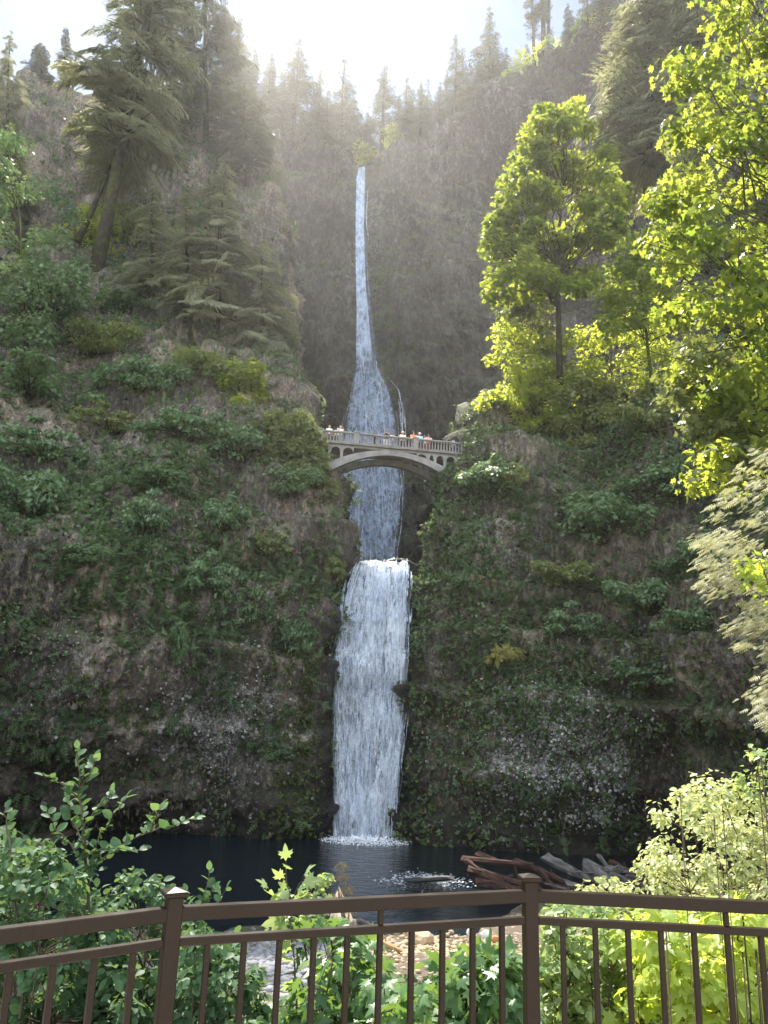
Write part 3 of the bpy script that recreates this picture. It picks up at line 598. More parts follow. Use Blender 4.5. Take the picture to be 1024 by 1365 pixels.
L_MOSS = leaf_mat('wet_moss', (.045, .07, .02), (.10, .14, .04), (.08, .11, .02), (.12, .15, .03), .2, .8, .1)
BARK = bark_mat('grey_bark', (.035, .028, .022), (.11, .09, .07), .35)
BARKD = bark_mat('dark_bark', (.018, .014, .011), (.06, .048, .036), .05)
BARKM = bark_mat('mossy_bark', (.03, .024, .016), (.07, .055, .035), .75)
DEADW = bark_mat('bleached_wood', (.16, .14, .11), (.36, .33, .29), 0)
# ------------------------------------------------------------------ tree makers
def conifer(rng, H, Rb, start=.12, whorls=34, per=5, sprays=9, size=1.0, droop=.35, gaps=.15, lean=(0, 0), rad=None, power=.85, nsub=3, tem=None):
    """trunk and crown meshes of a conifer standing on the origin"""
    tem = tem or BOUGH; rad = rad or H*.012+.05
    k = 9; z = np.linspace(0, H, k); tr = np.stack([lean[0]*z+.12*np.sin(z*.3), lean[1]*z, z], 1); mb = MB(); mb.tube(tr, rad*(1-z/H*.93), 8)
    pos, tip, nr, sz, tn, wd = [], [], [], [], [], []
    for i in range(whorls):
        f = start+(1-start)*(i+rng.random())/whorls; zc = f*H; L0 = Rb*(1-f)**power*(.55+.6*rng.random())+.12*size
        a0 = rng.random()*6.28; ct = rng.random()
        for b in range(per):
            if rng.random() < gaps: continue
            a = a0+b*6.283/per+rng.normal()*.25; L = L0*(.38+.85*rng.random()**1.3); dr = droop*(1-f)+.06*rng.normal()
            d = np.array([math.cos(a), math.sin(a), 0]); s = np.linspace(.12, 1, max(3, int(sprays*(.35+L/Rb))))
            base = np.array([lean[0]*zc, lean[1]*zc, zc]); q = base+d*(s*L)[:, None]+np.array([0, 0, 1.])*(-dr*L*s**1.6+.08*L*s)[:, None]
            if L > 1.2 and rng.random() < .5: mb.tube(q[[0, len(q)//2, -1]], [rad*.16, rad*.1, .015], 3, False)
            up_ = np.array([0, 0, 1.]); tl = ct*.5+rng.random()*.5; slope = np.array([0, 0, -(dr*.45)])
            pos.append(base); tip.append(d+slope); nr.append(up_+rng.normal(size=3)*.25); sz.append(L*1.02); tn.append(tl); wd.append(.75+.5*rng.random())
            for m_ in range(nsub):                      # hanging side boughs fill the branch
                f_ = .25+.7*rng.random(); a2 = a+rng.normal()*.75; d2 = np.array([math.cos(a2), math.sin(a2), -.25-.5*rng.random()]); q_ = base+(d+slope)*(L*f_)+np.array([0, 0, -.30*L*f_*f_])
                pos.append(q_); tip.append(d2); nr.append(up_+rng.normal(size=3)*.35); sz.append(L*(.30+.35*rng.random())*(1.15-.5*f_)+.25); tn.append(np.clip(tl+rng.normal()*.15, 0, 1)); wd.append(.9+.6*rng.random())
    lv = leaves(np.array(pos), np.array(tip), np.array(nr), np.array(sz), tem, np.array(tn), np.array(wd))
    me_t = make_mesh('trunk', np.concatenate(mb.v), mb.l, mb.s, {'tint': mb.t}, True, [BARKD]); return me_t, lv
def limb(rng, a, b, r0, r1, k=6, sag=.0, wig=.08):
    t = np.linspace(0, 1, k)[:, None]; a = np.asarray(a, float); b = np.asarray(b, float); L = np.linalg.norm(b-a)
    p = a+(b-a)*t; p[:, 2] += (np.sin(t[:, 0]*np.pi)*sag*L); p[1:-1] += rng.normal(size=(k-2, 3))*wig*L*.35
    return p, r0+(r1-r0)*t[:, 0]
def branched_mesh(rng, trunk, rads, cen, nlimb_frac=1.0, r_l=.5, twig=.012, bark=None, sub=2, low=.25):
    """trunk polyline with limbs that reach every leaf clump"""
    mb = MB(); mb.tube(trunk, rads, 9)
    T = np.asarray(trunk, float); seg = np.linalg.norm(np.diff(T, axis=0), axis=1); cum = np.concatenate([[0], np.cumsum(seg)]); cum /= cum[-1]
    for c in cen:
        if rng.random() > nlimb_frac: continue
        # start somewhat below the clump along the trunk
        dist = np.linalg.norm(T-c, axis=1); h = np.clip(cum[np.argmin(dist)]-.18-.15*rng.random(), low+.22*rng.random(), .97)
        a = np.array([np.interp(h, cum, T[:, k]) for k in range(3)]); r = np.interp(h, cum, rads)*r_l*(.5+.5*rng.random())
        p, rr = limb(rng, a, c, max(r, twig*1.5), twig, 6, .06, .10); mb.tube(p, rr, 5, False)
        for _ in range(sub):
            s = rng.integers(2, 5); e = c+rng.normal(size=3)*np.linalg.norm(c-a)*.16; p2, r2 = limb(rng, p[s], e, rr[s]*.6, twig*.6, 4, .03, .08); mb.tube(p2, r2, 4, False)
    return make_mesh('trunk', np.concatenate(mb.v), mb.l, mb.s, {'tint': mb.t}, True, [bark or BARK])
def plant(name, label, cat, base, lv, leafm, trunk_me, part='crown', stem='trunk', group=None, rz=0, scale=1, local=False, kind=None):
    """an Empty at the base; meshes given in world space unless local"""
    r = empty(name, base, rz); tag(r, label, cat, group); off = (0, 0, 0) if local else tuple(-np.asarray(base, float))
    c = obj(part, leaf_mesh(part, lv if isinstance(lv, list) else [lv], [leafm]), r); c.location = off
    if trunk_me is not None: t = obj(stem, trunk_me, r); t.location = off
    r.scale = (scale,)*3; return r
def region(rng, rows, Y, spread, n, rpx):
    """clump centres inside an outline given as (y, x left, x right) rows of the photo"""
    rows = np.array(rows, float); ys = np.linspace(rows[0, 0], rows[-1, 0], 200); wl = np.interp(ys, rows[:, 0], rows[:, 2]-rows[:, 1]); pr = np.maximum(wl, 1); pr /= pr.sum()
    py = rng.choice(ys, n, p=pr)+rng.normal(size=n)*4; xl_ = np.interp(py, rows[:, 0], rows[:, 1]); xr_ = np.interp(py, rows[:, 0], rows[:, 2])
    px = xl_+(xr_-xl_)*rng.random(n); Yv = Y+spread*(rng.random(n)*2-1)*np.sqrt(np.clip(1-((px-(xl_+xr_)/2)/((xr_-xl_)/2+1))**2, .1, 1))
    c = P(px, py, Yv); r = rpx*mpp(np.mean(px), np.mean(py), Y)*(.7+.6*rng.random(n)); return c, r
def on(sh, px, py, out=0.0):
    d = (sh['px']-px)**2+(sh['py']-py)**2; k = np.unravel_index(np.argmin(d), d.shape); return sh['P'][k]+sh['N'][k]*out, sh['N'][k]
def leafy_on(sh, x, y, out, rows, Y, spread, *a, **k):
    q, _ = on(sh, x, y); dy = q[1]-out-Y; a = list(a); a[5] = [(p[0], p[1], p[2]+dy) for p in a[5]]; return leafy(rows, Y+dy, spread, *a, **k)
# ------------------------------------------------------------------ ground cover on the cliffs (nobody could count it)
def scatter(sh, rng, n, mask_fn, seed, sc, thr):
    p = sh['P'].reshape(-1, 3); nn = sh['N'].reshape(-1, 3); px = sh['px'].ravel(); py = sh['py'].ravel()
    w_ = mask_fn(px, py, nn)*np.clip((fbm(p, sc, 3, seed)-thr)*5, 0, 1); w_ = np.maximum(w_, 0); w_ /= w_.sum()
    k = rng.choice(len(p), n, p=w_); return p[k]+rng.normal(size=(n, 3))*.18, nn[k]
def tufts(p, n, rng, per, size, template, up=.7, spread=.8, tint=None, wid=1, down=0.0):
    m = len(p)*per; q = np.repeat(p, per, 0); nn = np.repeat(n, per, 0); ct = np.repeat(rng.random(len(p)), per)
    tip = norm(nn*.8+np.array([0, 0, up])+rng.normal(size=(m, 3))*spread); nr = norm(np.array([0, 0, 1.])+nn*.6+rng.normal(size=(m, 3))*.4)
    tip = tip+np.array([0, 0, -down]); return leaves(q+nn*.08, tip, nr, size*(.6+.8*rng.random(m)), template, np.clip(ct*.6+rng.random(m)*.4, 0, 1), wid)
def ip(v, xs, ys): return np.interp(v, xs, ys)
rng = np.random.default_rng(77)
def stuff(name, lv, m, label, cat):
    o = obj(name, leaf_mesh(name, lv, [m])); tag(o, label, cat, kind='stuff'); return o
fL = lambda px, py, n: ip(py, [60, 150, 300, 480, 640, 760, 860, 960, 1120], [.7, .9, 1, .7, .9, .6, .16, .02, .01])
fR = lambda px, py, n: ip(py, [400, 520, 640, 760, 900, 1000, 1140], [1.2, 1, .6, .5, .45, .15, .08])*ip(px, [560, 640, 1300], [1, .9, .9])
fB = lambda px, py, n: ip(py, [-200, 100, 250, 400, 830], [1, .5, .45, .7, .7])*np.clip(.1+n[:, 2]*2.2, .02, 2)
pL, nL = scatter(LEFTS, rng, 19000, fL, 3, (6, 6, 5), -.08); pR, nR = scatter(RIGHTS, rng, 15000, fR, 5, (6, 6, 5), -.06); pB, nB = scatter(BACKS, rng, 12000, fB, 7, (13, 13, 6), .02)
stuff('ground_cover', [tufts(pL, nL, rng, 9, .27, RHOMB, .6, .8, wid=1.2), tufts(pR, nR, rng, 9, .25, RHOMB, .6, .8, wid=1.2)], L_SHRUB, 'leafy green ground cover clinging to both lower cliffs', 'ground cover')
stuff('wall_greenery', [tufts(pB, nB, rng, 8, .52, RHOMB, .5, .8, wid=1.0)], L_WALL, 'thin greenery on the ledges of the tall back wall', 'greenery')
pL, nL = scatter(LEFTS, rng, 2600, lambda a, b, n: ip(b, [60, 480, 700, 860, 1120], [.5, .6, 1, .5, .1]), 13, (4, 4, 3), 0.); pR, nR = scatter(RIGHTS, rng, 2600, lambda a, b, n: ip(b, [480, 700, 900, 1140], [.6, 1, .8, .25]), 15, (4, 4, 3), 0.)
stuff('cliff_ferns', [tufts(pL, nL, rng, 6, .9, FEATHER, .5, .7, wid=.8, down=.3), tufts(pR, nR, rng, 6, .7, FEATHER, .5, .7, wid=.8, down=.3)], L_FERN, 'ferns sprouting from cracks in the lower cliffs', 'ferns')
pL, nL = scatter(LEFTS, rng, 4200, lambda a, b, n: ip(b, [400, 520, 700, 900, 1120], [.3, 1, .7, .9, .35]), 23, (6, 6, 5), -.1); pR, nR = scatter(RIGHTS, rng, 3200, lambda a, b, n: ip(b, [480, 600, 700, 900, 1140], [.3, 1, 1, .8, .3]), 25, (6, 6, 5), -.1)
stuff('dry_grass', [tufts(pL, nL, rng, 7, .38, BLADE, -.3, .5, wid=1.5, down=.8), tufts(pR, nR, rng, 7, .36, BLADE, -.3, .5, wid=1.5, down=.8)], L_DRY, 'brown dead grass and hanging moss on the cliff faces', 'dry grass')
pL, nL = scatter(LEFTS, rng, 5000, lambda a, b, n: ip(a, [0, 330, 400, 470], [.15, .2, 1, 1.])*ip(b, [700, 800, 1115, 1125], [.2, 1, 1, 0]), 33, (3, 3, 3), -.2); pR, nR = scatter(RIGHTS, rng, 6000, lambda a, b, n: ip(a, [545, 600, 700, 1000], [1, 1, .5, .4])*ip(b, [600, 760, 1115, 1140], [.3, 1, 1, 0]), 35, (3, 3, 3), -.2)
stuff('wet_moss', [tufts(pL, nL, rng, 7, .26, RHOMB, 0, .8, wid=1.1, down=.5), tufts(pR, nR, rng, 7, .26, RHOMB, 0, .8, wid=1.1, down=.5)], L_MOSS, 'bright wet moss beside the lower waterfall', 'moss')
CHIPV = np.array([(-1, -1, -1.2), (1, -1, -1.1), (.9, 1, -1.2), (-.8, .9, -1.2), (-.8, -.7, .35), (.7, -.9, .55), (.8, .7, .3), (-.6, .8, .5)])*.5; CHIPF = [(0, 3, 2, 1), (4, 5, 6, 7), (0, 1, 5, 4), (1, 2, 6, 5), (2, 3, 7, 6), (3, 0, 4, 7)]
def chips(name, sets, m, label):
    parts_ = []
    for p, n, size in sets:
        k = len(p); t = norm(rng.normal(size=(k, 3))+np.array([0, 0, .6])); v, l, s_, tt = leaves(p-n*size*.02, t, norm(n+rng.normal(size=(k, 3))*.2), size*(.4+1.0*rng.random(k)**3), (CHIPV, np.array(CHIPF).ravel(), np.full(6, 4)), rng.random(k), rng.uniform(.35, .9, k)); parts_.append((v, l, s_, tt))
    o = obj(name, leaf_mesh(name, parts_, [m])); o.data.polygons.foreach_set('use_smooth', np.zeros(len(o.data.polygons), bool)); tag(o, label, 'rock chips', kind='stuff')
def blob(cx, cy, rx, ry): return lambda a, b, n: np.exp(-((a-cx)/rx)**2-((b-cy)/ry)**2)
c1 = scatter(LEFTS, rng, 3600, blob(300, 965, 62, 70), 71, (1.0, 1.0, 1.6), -.2); c2 = scatter(RIGHTS, rng, 7000, blob(742, 1000, 72, 58), 73, (1.2, 1.2, 1.2), -.4); c3 = scatter(RIGHTS, rng, 420, blob(800, 1085, 60, 16), 74, (1, 1, 1), -.3); c4 = scatter(LEFTS, rng, 350, blob(40, 900, 90, 90), 75, (1.2, 1.2, 1.2), -.2)
chips('pale_rock_chips', [(*c1, .17), (*c2, .18), (*c3, .24), (*c4, .16)], chip_mat('pale_chip', [(0, (.10, .10, .095)), (.35, (.28, .27, .255)), (.8, (.46, .445, .42)), (1, (.60, .58, .55))]), 'pale angular chipped rock faces on the lower cliffs')
c1 = scatter(LEFTS, rng, 5200, lambda a, b, n: ip(b, [500, 760, 900, 1110, 1125], [.25, .5, 1, 1, 0]), 81, (2, 2, 2), -.2); c2 = scatter(RIGHTS, rng, 5200, lambda a, b, n: ip(b, [500, 700, 900, 1120, 1140], [.4, .6, .8, 1, 0]), 83, (2, 2, 2), -.2); c3 = scatter(BACKS, rng, 6000, lambda a, b, n: np.ones_like(a), 85, (6, 6, 9), -.2)
chips('dark_rock_chips', [(*c1, .30), (*c2, .28)], chip_mat('dark_chip', [(0, (.025, .024, .022)), (.5, (.07, .063, .055)), (.9, (.12, .105, .09)), (1, (.22, .21, .19))]), 'dark angular blocks of broken basalt in the cliff faces')
# ------------------------------------------------------------------ skyline conifers: one mesh per shape, copied
rng = np.random.default_rng(8)
shapes = []
for k, (H, Rb, st, wh, gp) in enumerate([(22, 5.0, .10, 30, .22), (24, 4.2, .22, 28, .3), (20, 5.6, .06, 27, .25), (26, 4.0, .40, 22, .35), (21, 3.6, .12, 28, .25), (24, 6.0, .25, 22, .34)]):
    tm, lv = conifer(rng, H, Rb, st, wh, 6, 8, 1.1, .42, gp, power=.9, nsub=3, tem=BOUGHS); shapes.append((H, tm, leaf_mesh('crown', [lv], [L_FIR])))
def sky_conifer(k, px, edge_y, top_y, label, Y=None, back=3.0, wide=1.0, group='conifers along the skyline', name='conifer_tree'):
    Y = Y or float(upDb(np.array([px]), np.array([edge_y]))[0]); b = P(px, edge_y+8, Y)+np.array([0, back, .1*back]); top = P(px, top_y, b[1])
    h = max(top[2]-b[2], 3.0); H, tm, cm = shapes[k]; r = empty(name, b, rng.random()*6.28); tag(r, label, 'tree', group); s = h/H; ws = s*wide*1.25; r.scale = (ws, ws, s)
    obj('crown', cm, r); obj('trunk', tm, r); return r
for a in [(0, 352, 160, 70, 'dark conifer on the skyline close to the sun glare, beside a taller twin'), (2, 388, 180, 50, 'broad tall conifer on the skyline between the sun glare and the upper waterfall', None, 3, 1.1),
          (1, 420, 190, 92, 'slim conifer on the skyline half hidden behind a broader neighbour near the upper waterfall'), (5, 452, 198, 76, 'broad dark conifer standing just before the notch where the water pours over', None, 3, 1.05),
          (4, 432, 196, 118, 'shortest of the conifers just before the notch with the waterfall'), (3, 508, 205, 86, 'slender conifer with a bare lower trunk directly beside the waterfall notch', None, 3, 1.5),
          (4, 474, 214, 150, 'small conifer directly above the lip of the upper waterfall', None, 14), (4, 541, 178, 102, 'thin conifer on the skyline two trees from the waterfall notch'), (0, 561, 165, 108, 'short bushy conifer on the skyline above the pale wall'),
          (4, 587, 152, 108, 'small narrow conifer beside a much taller one on the skyline'), (1, 608, 148, 45, 'tall narrow conifer standing alone against blue sky'),
          (2, 655, 140, 8, 'tallest broad conifer against the blue sky, left of the bare trunks', None, 3, .85), (4, 640, 140, 80, 'small conifer leaning in front of the tallest broad conifer', None, 2), (4, 678, 125, 62, 'short dark conifer between the broad conifer and the bare trunks'),
          (4, 706, 104, 58, 'stubby conifer at the foot of the bare trunks on the ridge'), (0, 764, 62, 4, 'bushy conifer on the ridge crest past the bare trunks'),
          (1, 790, 50, -40, 'tall conifer cut off by the top edge above the ridge shrubs'), (0, 818, 30, -70, 'dense conifer high on the ridge behind the big drooping conifer'),
          (0, 328, 160, 64, 'conifer in the sun glare at the end of the big leaning tree'), (5, 305, 150, 20, 'large dark conifer directly under the sun')]:
    sky_conifer(*a)
for k in range(18):
    x_ = [345, 362, 375, 398, 408, 428, 445, 462, 520, 530, 550, 572, 598, 622, 632, 668, 485, 497][k]; e_ = float(np.interp(x_, [330, 400, 450, 478, 500, 560, 600, 690], [165, 190, 200, 222, 212, 168, 150, 118]))
    sky_conifer(int(rng.integers(6)), x_, e_, e_-float(rng.uniform(38, 80)), 'smaller conifer in the crowded row behind the skyline trees', None, float(rng.uniform(6, 16)), float(rng.uniform(.9, 1.3)), 'crowded back row of skyline conifers')
# two bare-stemmed pines and a dead snag on the ridge
def bare_pine(px0, edge, px1, top, label, snag=False, rpx=4.0):
    Y = float(upDb(np.array([px0]), np.array([edge]))[0])+1; b = P(px0, edge+14, Y); t = P(px1, top, Y+.5); k = np.linspace(0, 1, 8)[:, None]; tr = b+(t-b)*k; tr[1:-1] += rng.normal(size=(6, 3))*.12
    r0 = rpx*mpp(px0, edge, Y)/2; mb = MB(); mb.tube(tr, np.linspace(r0*1.25, r0*.55, 8), 8); H = np.linalg.norm(t-b); cen = []
    for i in range(26):
        f = rng.uniform(.25, 1.0) if snag else rng.uniform(.35, 1.02); a = rng.random()*6.28; L = (1.0+1.0*rng.random()) if snag else (1.6-.7*f)*(1+rng.random()); s = b+(t-b)*min(f, 1); e = s+np.array([math.cos(a)*L, math.sin(a)*L, -.15*L])
        mb.tube(np.array([s, (s+e)/2+[0, 0, .1], e]), [.07, .05, .02], 3, False)
        if not snag: cen.append(e); cen.append((s+e*2)/3)
    me = make_mesh('trunk', np.concatenate(mb.v), mb.l, mb.s, {'tint': mb.t}, True, [BARKD])
    if snag:
        r = empty('dead_tree', b); tag(r, label, 'dead tree'); o = obj('trunk', me, r); o.location = tuple(-b); return
    cen = np.array(cen); lv = clump_leaves(rng, cen, np.full(len(cen), .95), 46, .62, FEATHER, .3, .5); plant('pine_tree', label, 'tree', b, lv, L_FIR, me, group='bare-stemmed pines on the ridge')
bare_pine(713, 80, 708, -25, 'bare-stemmed pine on the ridge, first of the pair'); bare_pine(727, 78, 720, -60, 'bare-stemmed pine with the thicker foliage, second of the pair', rpx=6.5)
bare_pine(731, 77, 732, -50, 'straight dead snag without needles beside the bare-stemmed pines', True, 4.5); bare_pine(803, 32, 801, -60, 'dark bare trunk rising from the ridge crest out of the picture', True, 5.0)
# ------------------------------------------------------------------ big trees of the western slope
def slope_conifer(px, py, Y, topx, topy, Rpx, label, leafm, start=.25, whorls=40, per=6, size=1.1, gaps=.12, droop=.45, rpx=14, seed=0, name='conifer_tree', power=.6):
    rg = np.random.default_rng(seed); b = P(px, py, Y); b[2] -= .4; t = P(topx, topy, Y+1.0); H = t[2]-b[2]; ln = ((t[0]-b[0])/H, (t[1]-b[1])/H)
    tm, lv = conifer(rg, H, Rpx*mpp(topx, (py+topy)/2, Y), start, whorls, per, 11, size, droop, gaps, ln, rpx*mpp(px, py, Y)/2, power, nsub=2)
    return plant(name, label, 'tree', b, lv, leafm, tm, local=True)
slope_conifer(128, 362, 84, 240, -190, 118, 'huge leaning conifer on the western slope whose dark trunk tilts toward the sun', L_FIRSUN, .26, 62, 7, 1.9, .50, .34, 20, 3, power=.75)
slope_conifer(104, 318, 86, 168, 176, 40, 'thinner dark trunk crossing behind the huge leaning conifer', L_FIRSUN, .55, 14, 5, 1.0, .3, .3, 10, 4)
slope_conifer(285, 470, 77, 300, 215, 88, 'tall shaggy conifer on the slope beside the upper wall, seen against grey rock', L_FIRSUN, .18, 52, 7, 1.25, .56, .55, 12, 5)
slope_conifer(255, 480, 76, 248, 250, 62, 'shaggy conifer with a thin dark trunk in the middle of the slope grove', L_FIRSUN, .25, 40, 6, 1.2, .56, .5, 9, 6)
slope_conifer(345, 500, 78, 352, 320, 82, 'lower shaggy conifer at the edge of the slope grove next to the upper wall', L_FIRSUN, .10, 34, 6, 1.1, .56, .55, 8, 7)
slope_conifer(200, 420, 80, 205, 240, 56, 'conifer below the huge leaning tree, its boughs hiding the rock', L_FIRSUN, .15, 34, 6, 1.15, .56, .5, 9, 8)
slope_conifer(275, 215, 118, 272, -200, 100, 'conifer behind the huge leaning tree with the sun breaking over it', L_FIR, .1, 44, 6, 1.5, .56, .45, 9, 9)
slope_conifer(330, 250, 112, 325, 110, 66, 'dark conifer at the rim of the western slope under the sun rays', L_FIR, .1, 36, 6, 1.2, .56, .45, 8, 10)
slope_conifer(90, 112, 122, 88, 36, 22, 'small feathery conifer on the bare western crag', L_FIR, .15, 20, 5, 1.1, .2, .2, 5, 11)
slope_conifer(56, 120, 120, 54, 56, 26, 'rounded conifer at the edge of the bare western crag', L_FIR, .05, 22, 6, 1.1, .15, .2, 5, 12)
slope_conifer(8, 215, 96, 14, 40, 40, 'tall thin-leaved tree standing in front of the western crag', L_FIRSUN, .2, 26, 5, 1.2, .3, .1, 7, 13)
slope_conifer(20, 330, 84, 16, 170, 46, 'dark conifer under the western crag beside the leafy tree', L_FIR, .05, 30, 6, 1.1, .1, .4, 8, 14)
def leafy(rows, Y, spread, n, rpx, per, size, base, trunk_px, leafm, label, seed, name='broadleaf_tree', tem=LOBED, rad=.3, flat=.7, bark=None, frac=.8, cat='tree', low=.25, droop=.25, sub=2, group=None, twig=.015):
    rg = np.random.default_rng(seed); c, r = region(rg, rows, Y, spread, n, rpx); lv = clump_leaves(rg, c, r, per, size, tem, flat, droop)
    tp = np.array([P(x, y, yy) for x, y, yy in trunk_px]); b = tp[0]; rr = np.linspace(rad, rad*.25, len(tp))
    tm = branched_mesh(rg, tp, rr, c, frac, bark=bark, low=low, sub=sub, twig=twig); return plant(name, label, cat, b, lv, leafm, tm, group=group)
leafy_on(LEFTS, 40, 420, 6, [(185, -30, 30), (260, -60, 85), (330, -60, 120), (400, -60, 110), (450, -40, 60)], 60, 3, 60, 20, 150, .36, None, [(40, 520, 62), (30, 400, 61), (25, 260, 60)], L_SHRUB, 'bright green leafy tree hanging over the western slope', 21)
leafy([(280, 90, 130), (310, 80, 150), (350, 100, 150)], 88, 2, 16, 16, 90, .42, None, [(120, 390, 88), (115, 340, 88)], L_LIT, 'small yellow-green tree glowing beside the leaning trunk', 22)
leafy_on(LEFTS, 295, 500, 1.5, [(470, 240, 300), (490, 230, 350), (510, 290, 345)], 74, 2, 22, 15, 110, .36, None, [(300, 550, 73), (295, 500, 74)], L_SHRUB2, 'olive bush under the shaggy conifers', 23, 'bush', cat='bush')
leafy_on(LEFTS, 325, 515, 1.5, [(480, 300, 345), (500, 300, 350), (540, 300, 360)], 73, 1.5, 24, 14, 120, .34, None, [(330, 560, 72.5), (325, 520, 73)], L_LIT, 'sunny yellow-tinged bush below the edge of the grove', 24, 'bush', cat='bush')
leafy([(552, 345, 400), (575, 335, 424), (605, 350, 430), (640, 370, 444), (672, 400, 450)], 62.0, .9, 84, 12, 130, .30, None, [(375, 660, 65), (375, 610, 64.5), (380, 575, 64)], L_SHRUB2, 'olive bush overhanging the near end of the footbridge', 25, 'bush', cat='bush')
# ------------------------------------------------------------------ the lit maple and the growth on the eastern cliff
leafy([(135, 735, 772), (160, 715, 800), (190, 690, 822), (230, 682, 832), (265, 670, 830), (300, 655, 828), (330, 652, 815), (360, 655, 800), (385, 650, 790), (402, 655, 700)], 63, 4.5, 150, 15, 105, .46, None,
      [(747, 512, 63.5), (745, 450, 63.3), (744, 390, 63), (742, 340, 63), (748, 280, 63), (752, 200, 63)], L_MAPLE, 'big sunlit yellow-green maple standing on top of the eastern cliff', 31, 'maple_tree', LOBED, .32, .5, BARKD, .8, low=.28, twig=.03)
leafy([(300, 842, 888), (335, 825, 908), (385, 800, 920), (435, 800, 930)], 56, 3, 62, 17, 78, .34, None, [(870, 520, 57), (860, 430, 56.5), (850, 340, 56)], L_MAPLE, 'lower sunlit maple between the big maple and the overhanging branches', 32, 'maple_tree', LOBED, .16, .55, BARKM, .5)
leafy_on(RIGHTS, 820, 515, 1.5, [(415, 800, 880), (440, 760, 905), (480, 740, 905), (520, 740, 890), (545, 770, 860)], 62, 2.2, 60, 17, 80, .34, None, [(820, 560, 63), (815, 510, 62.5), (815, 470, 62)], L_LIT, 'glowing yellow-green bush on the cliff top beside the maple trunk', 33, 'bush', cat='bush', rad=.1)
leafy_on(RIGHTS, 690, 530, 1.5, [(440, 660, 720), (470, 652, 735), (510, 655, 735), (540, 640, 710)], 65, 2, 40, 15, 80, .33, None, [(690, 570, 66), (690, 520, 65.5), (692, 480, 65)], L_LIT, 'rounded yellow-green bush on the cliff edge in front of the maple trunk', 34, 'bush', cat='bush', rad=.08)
leafy([(395, 690, 720), (420, 672, 740), (450, 670, 745), (470, 680, 740)], 69, 1.5, 26, 13, 110, .36, None, [(705, 510, 69), (706, 450, 69)], L_SHRUB2, 'grey-green bush behind the rounded bush at the foot of the maple', 35, 'bush', cat='bush', rad=.08)
leafy_on(RIGHTS, 810, 560, 1.5, [(500, 760, 850), (530, 740, 880), (570, 750, 880), (600, 770, 850)], 61, 2, 60, 16, 110, .34, None, [(810, 640, 61.5), (812, 580, 61), (812, 545, 61)], L_SHRUB2, 'shaded olive bush hanging below the cliff-top bushes', 36, 'bush', cat='bush', rad=.08)
leafy_on(RIGHTS, 660, 590, 1.2, [(560, 640, 700), (590, 615, 720), (625, 610, 700), (650, 625, 680)], 63, 1.2, 50, 13, 130, .30, None, [(670, 690, 64), (668, 640, 63.5), (665, 610, 63)], L_SHRUB2, 'olive bush spilling over the cliff edge at the far end of the footbridge', 37, 'bush', cat='bush', rad=.06)
leafy_on(RIGHTS, 735, 560, 1.2, [(520, 700, 760), (550, 690, 790), (580, 700, 790)], 64, 1.2, 30, 13, 80, .30, None, [(740, 630, 65), (740, 590, 64.5), (740, 560, 64)], L_LIT, 'sunny bush on the cliff edge directly below the trunk of the big maple', 38, 'bush', cat='bush', rad=.06)
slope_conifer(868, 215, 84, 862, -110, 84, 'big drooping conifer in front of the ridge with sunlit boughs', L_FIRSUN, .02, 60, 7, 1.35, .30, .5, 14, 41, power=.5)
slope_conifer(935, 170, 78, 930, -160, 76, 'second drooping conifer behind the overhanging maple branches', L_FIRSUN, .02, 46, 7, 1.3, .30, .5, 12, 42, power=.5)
leafy([(180, 895, 940), (230, 885, 960), (290, 880, 960), (340, 870, 950)], 66, 3, 50, 18, 100, .42, None, [(930, 420, 67), (915, 330, 66), (905, 250, 66)], L_SHRUB2, 'leaning mossy tree between the drooping conifer and the overhanging maple', 43, 'broadleaf_tree', bark=BARKM, rad=.22)
for k, (x0, y0, x1, y1, lab) in enumerate([(712, 78, 26, 20, 'sunlit shrub at the foot of the bare-stemmed pines'), (740, 66, 22, 14, 'sunlit shrub on the ridge past the bare-stemmed pines'), (780, 44, 24, 16, 'bright shrub on the ridge crest below the bushy conifer'), (812, 24, 22, 16, 'bright shrub highest on the ridge crest'), (690, 100, 16, 12, 'small bright shrub at the lower end of the ridge crest'),
                             (485, 205, 18, 16, 'glowing yellow shrub in the notch above the upper waterfall'), (520, 186, 14, 12, 'small lit shrub at the rim beside the slender conifer')]):
    Y = float(upDb(np.array([x0]), np.array([y0]))[0])+1.5
    leafy([(y0-y1, x0-x1*.5, x0+x1*.5), (y0, x0-x1, x0+x1), (y0+y1*.7, x0-x1, x0+x1)], Y, 1.5, 12, 8, 90, .62, None, [(x0, y0+y1, Y), (x0, y0, Y)], L_LIT, lab, 50+k, 'bush', RHOMB, cat='bush', rad=.1, group='bushes on the ridge crest')
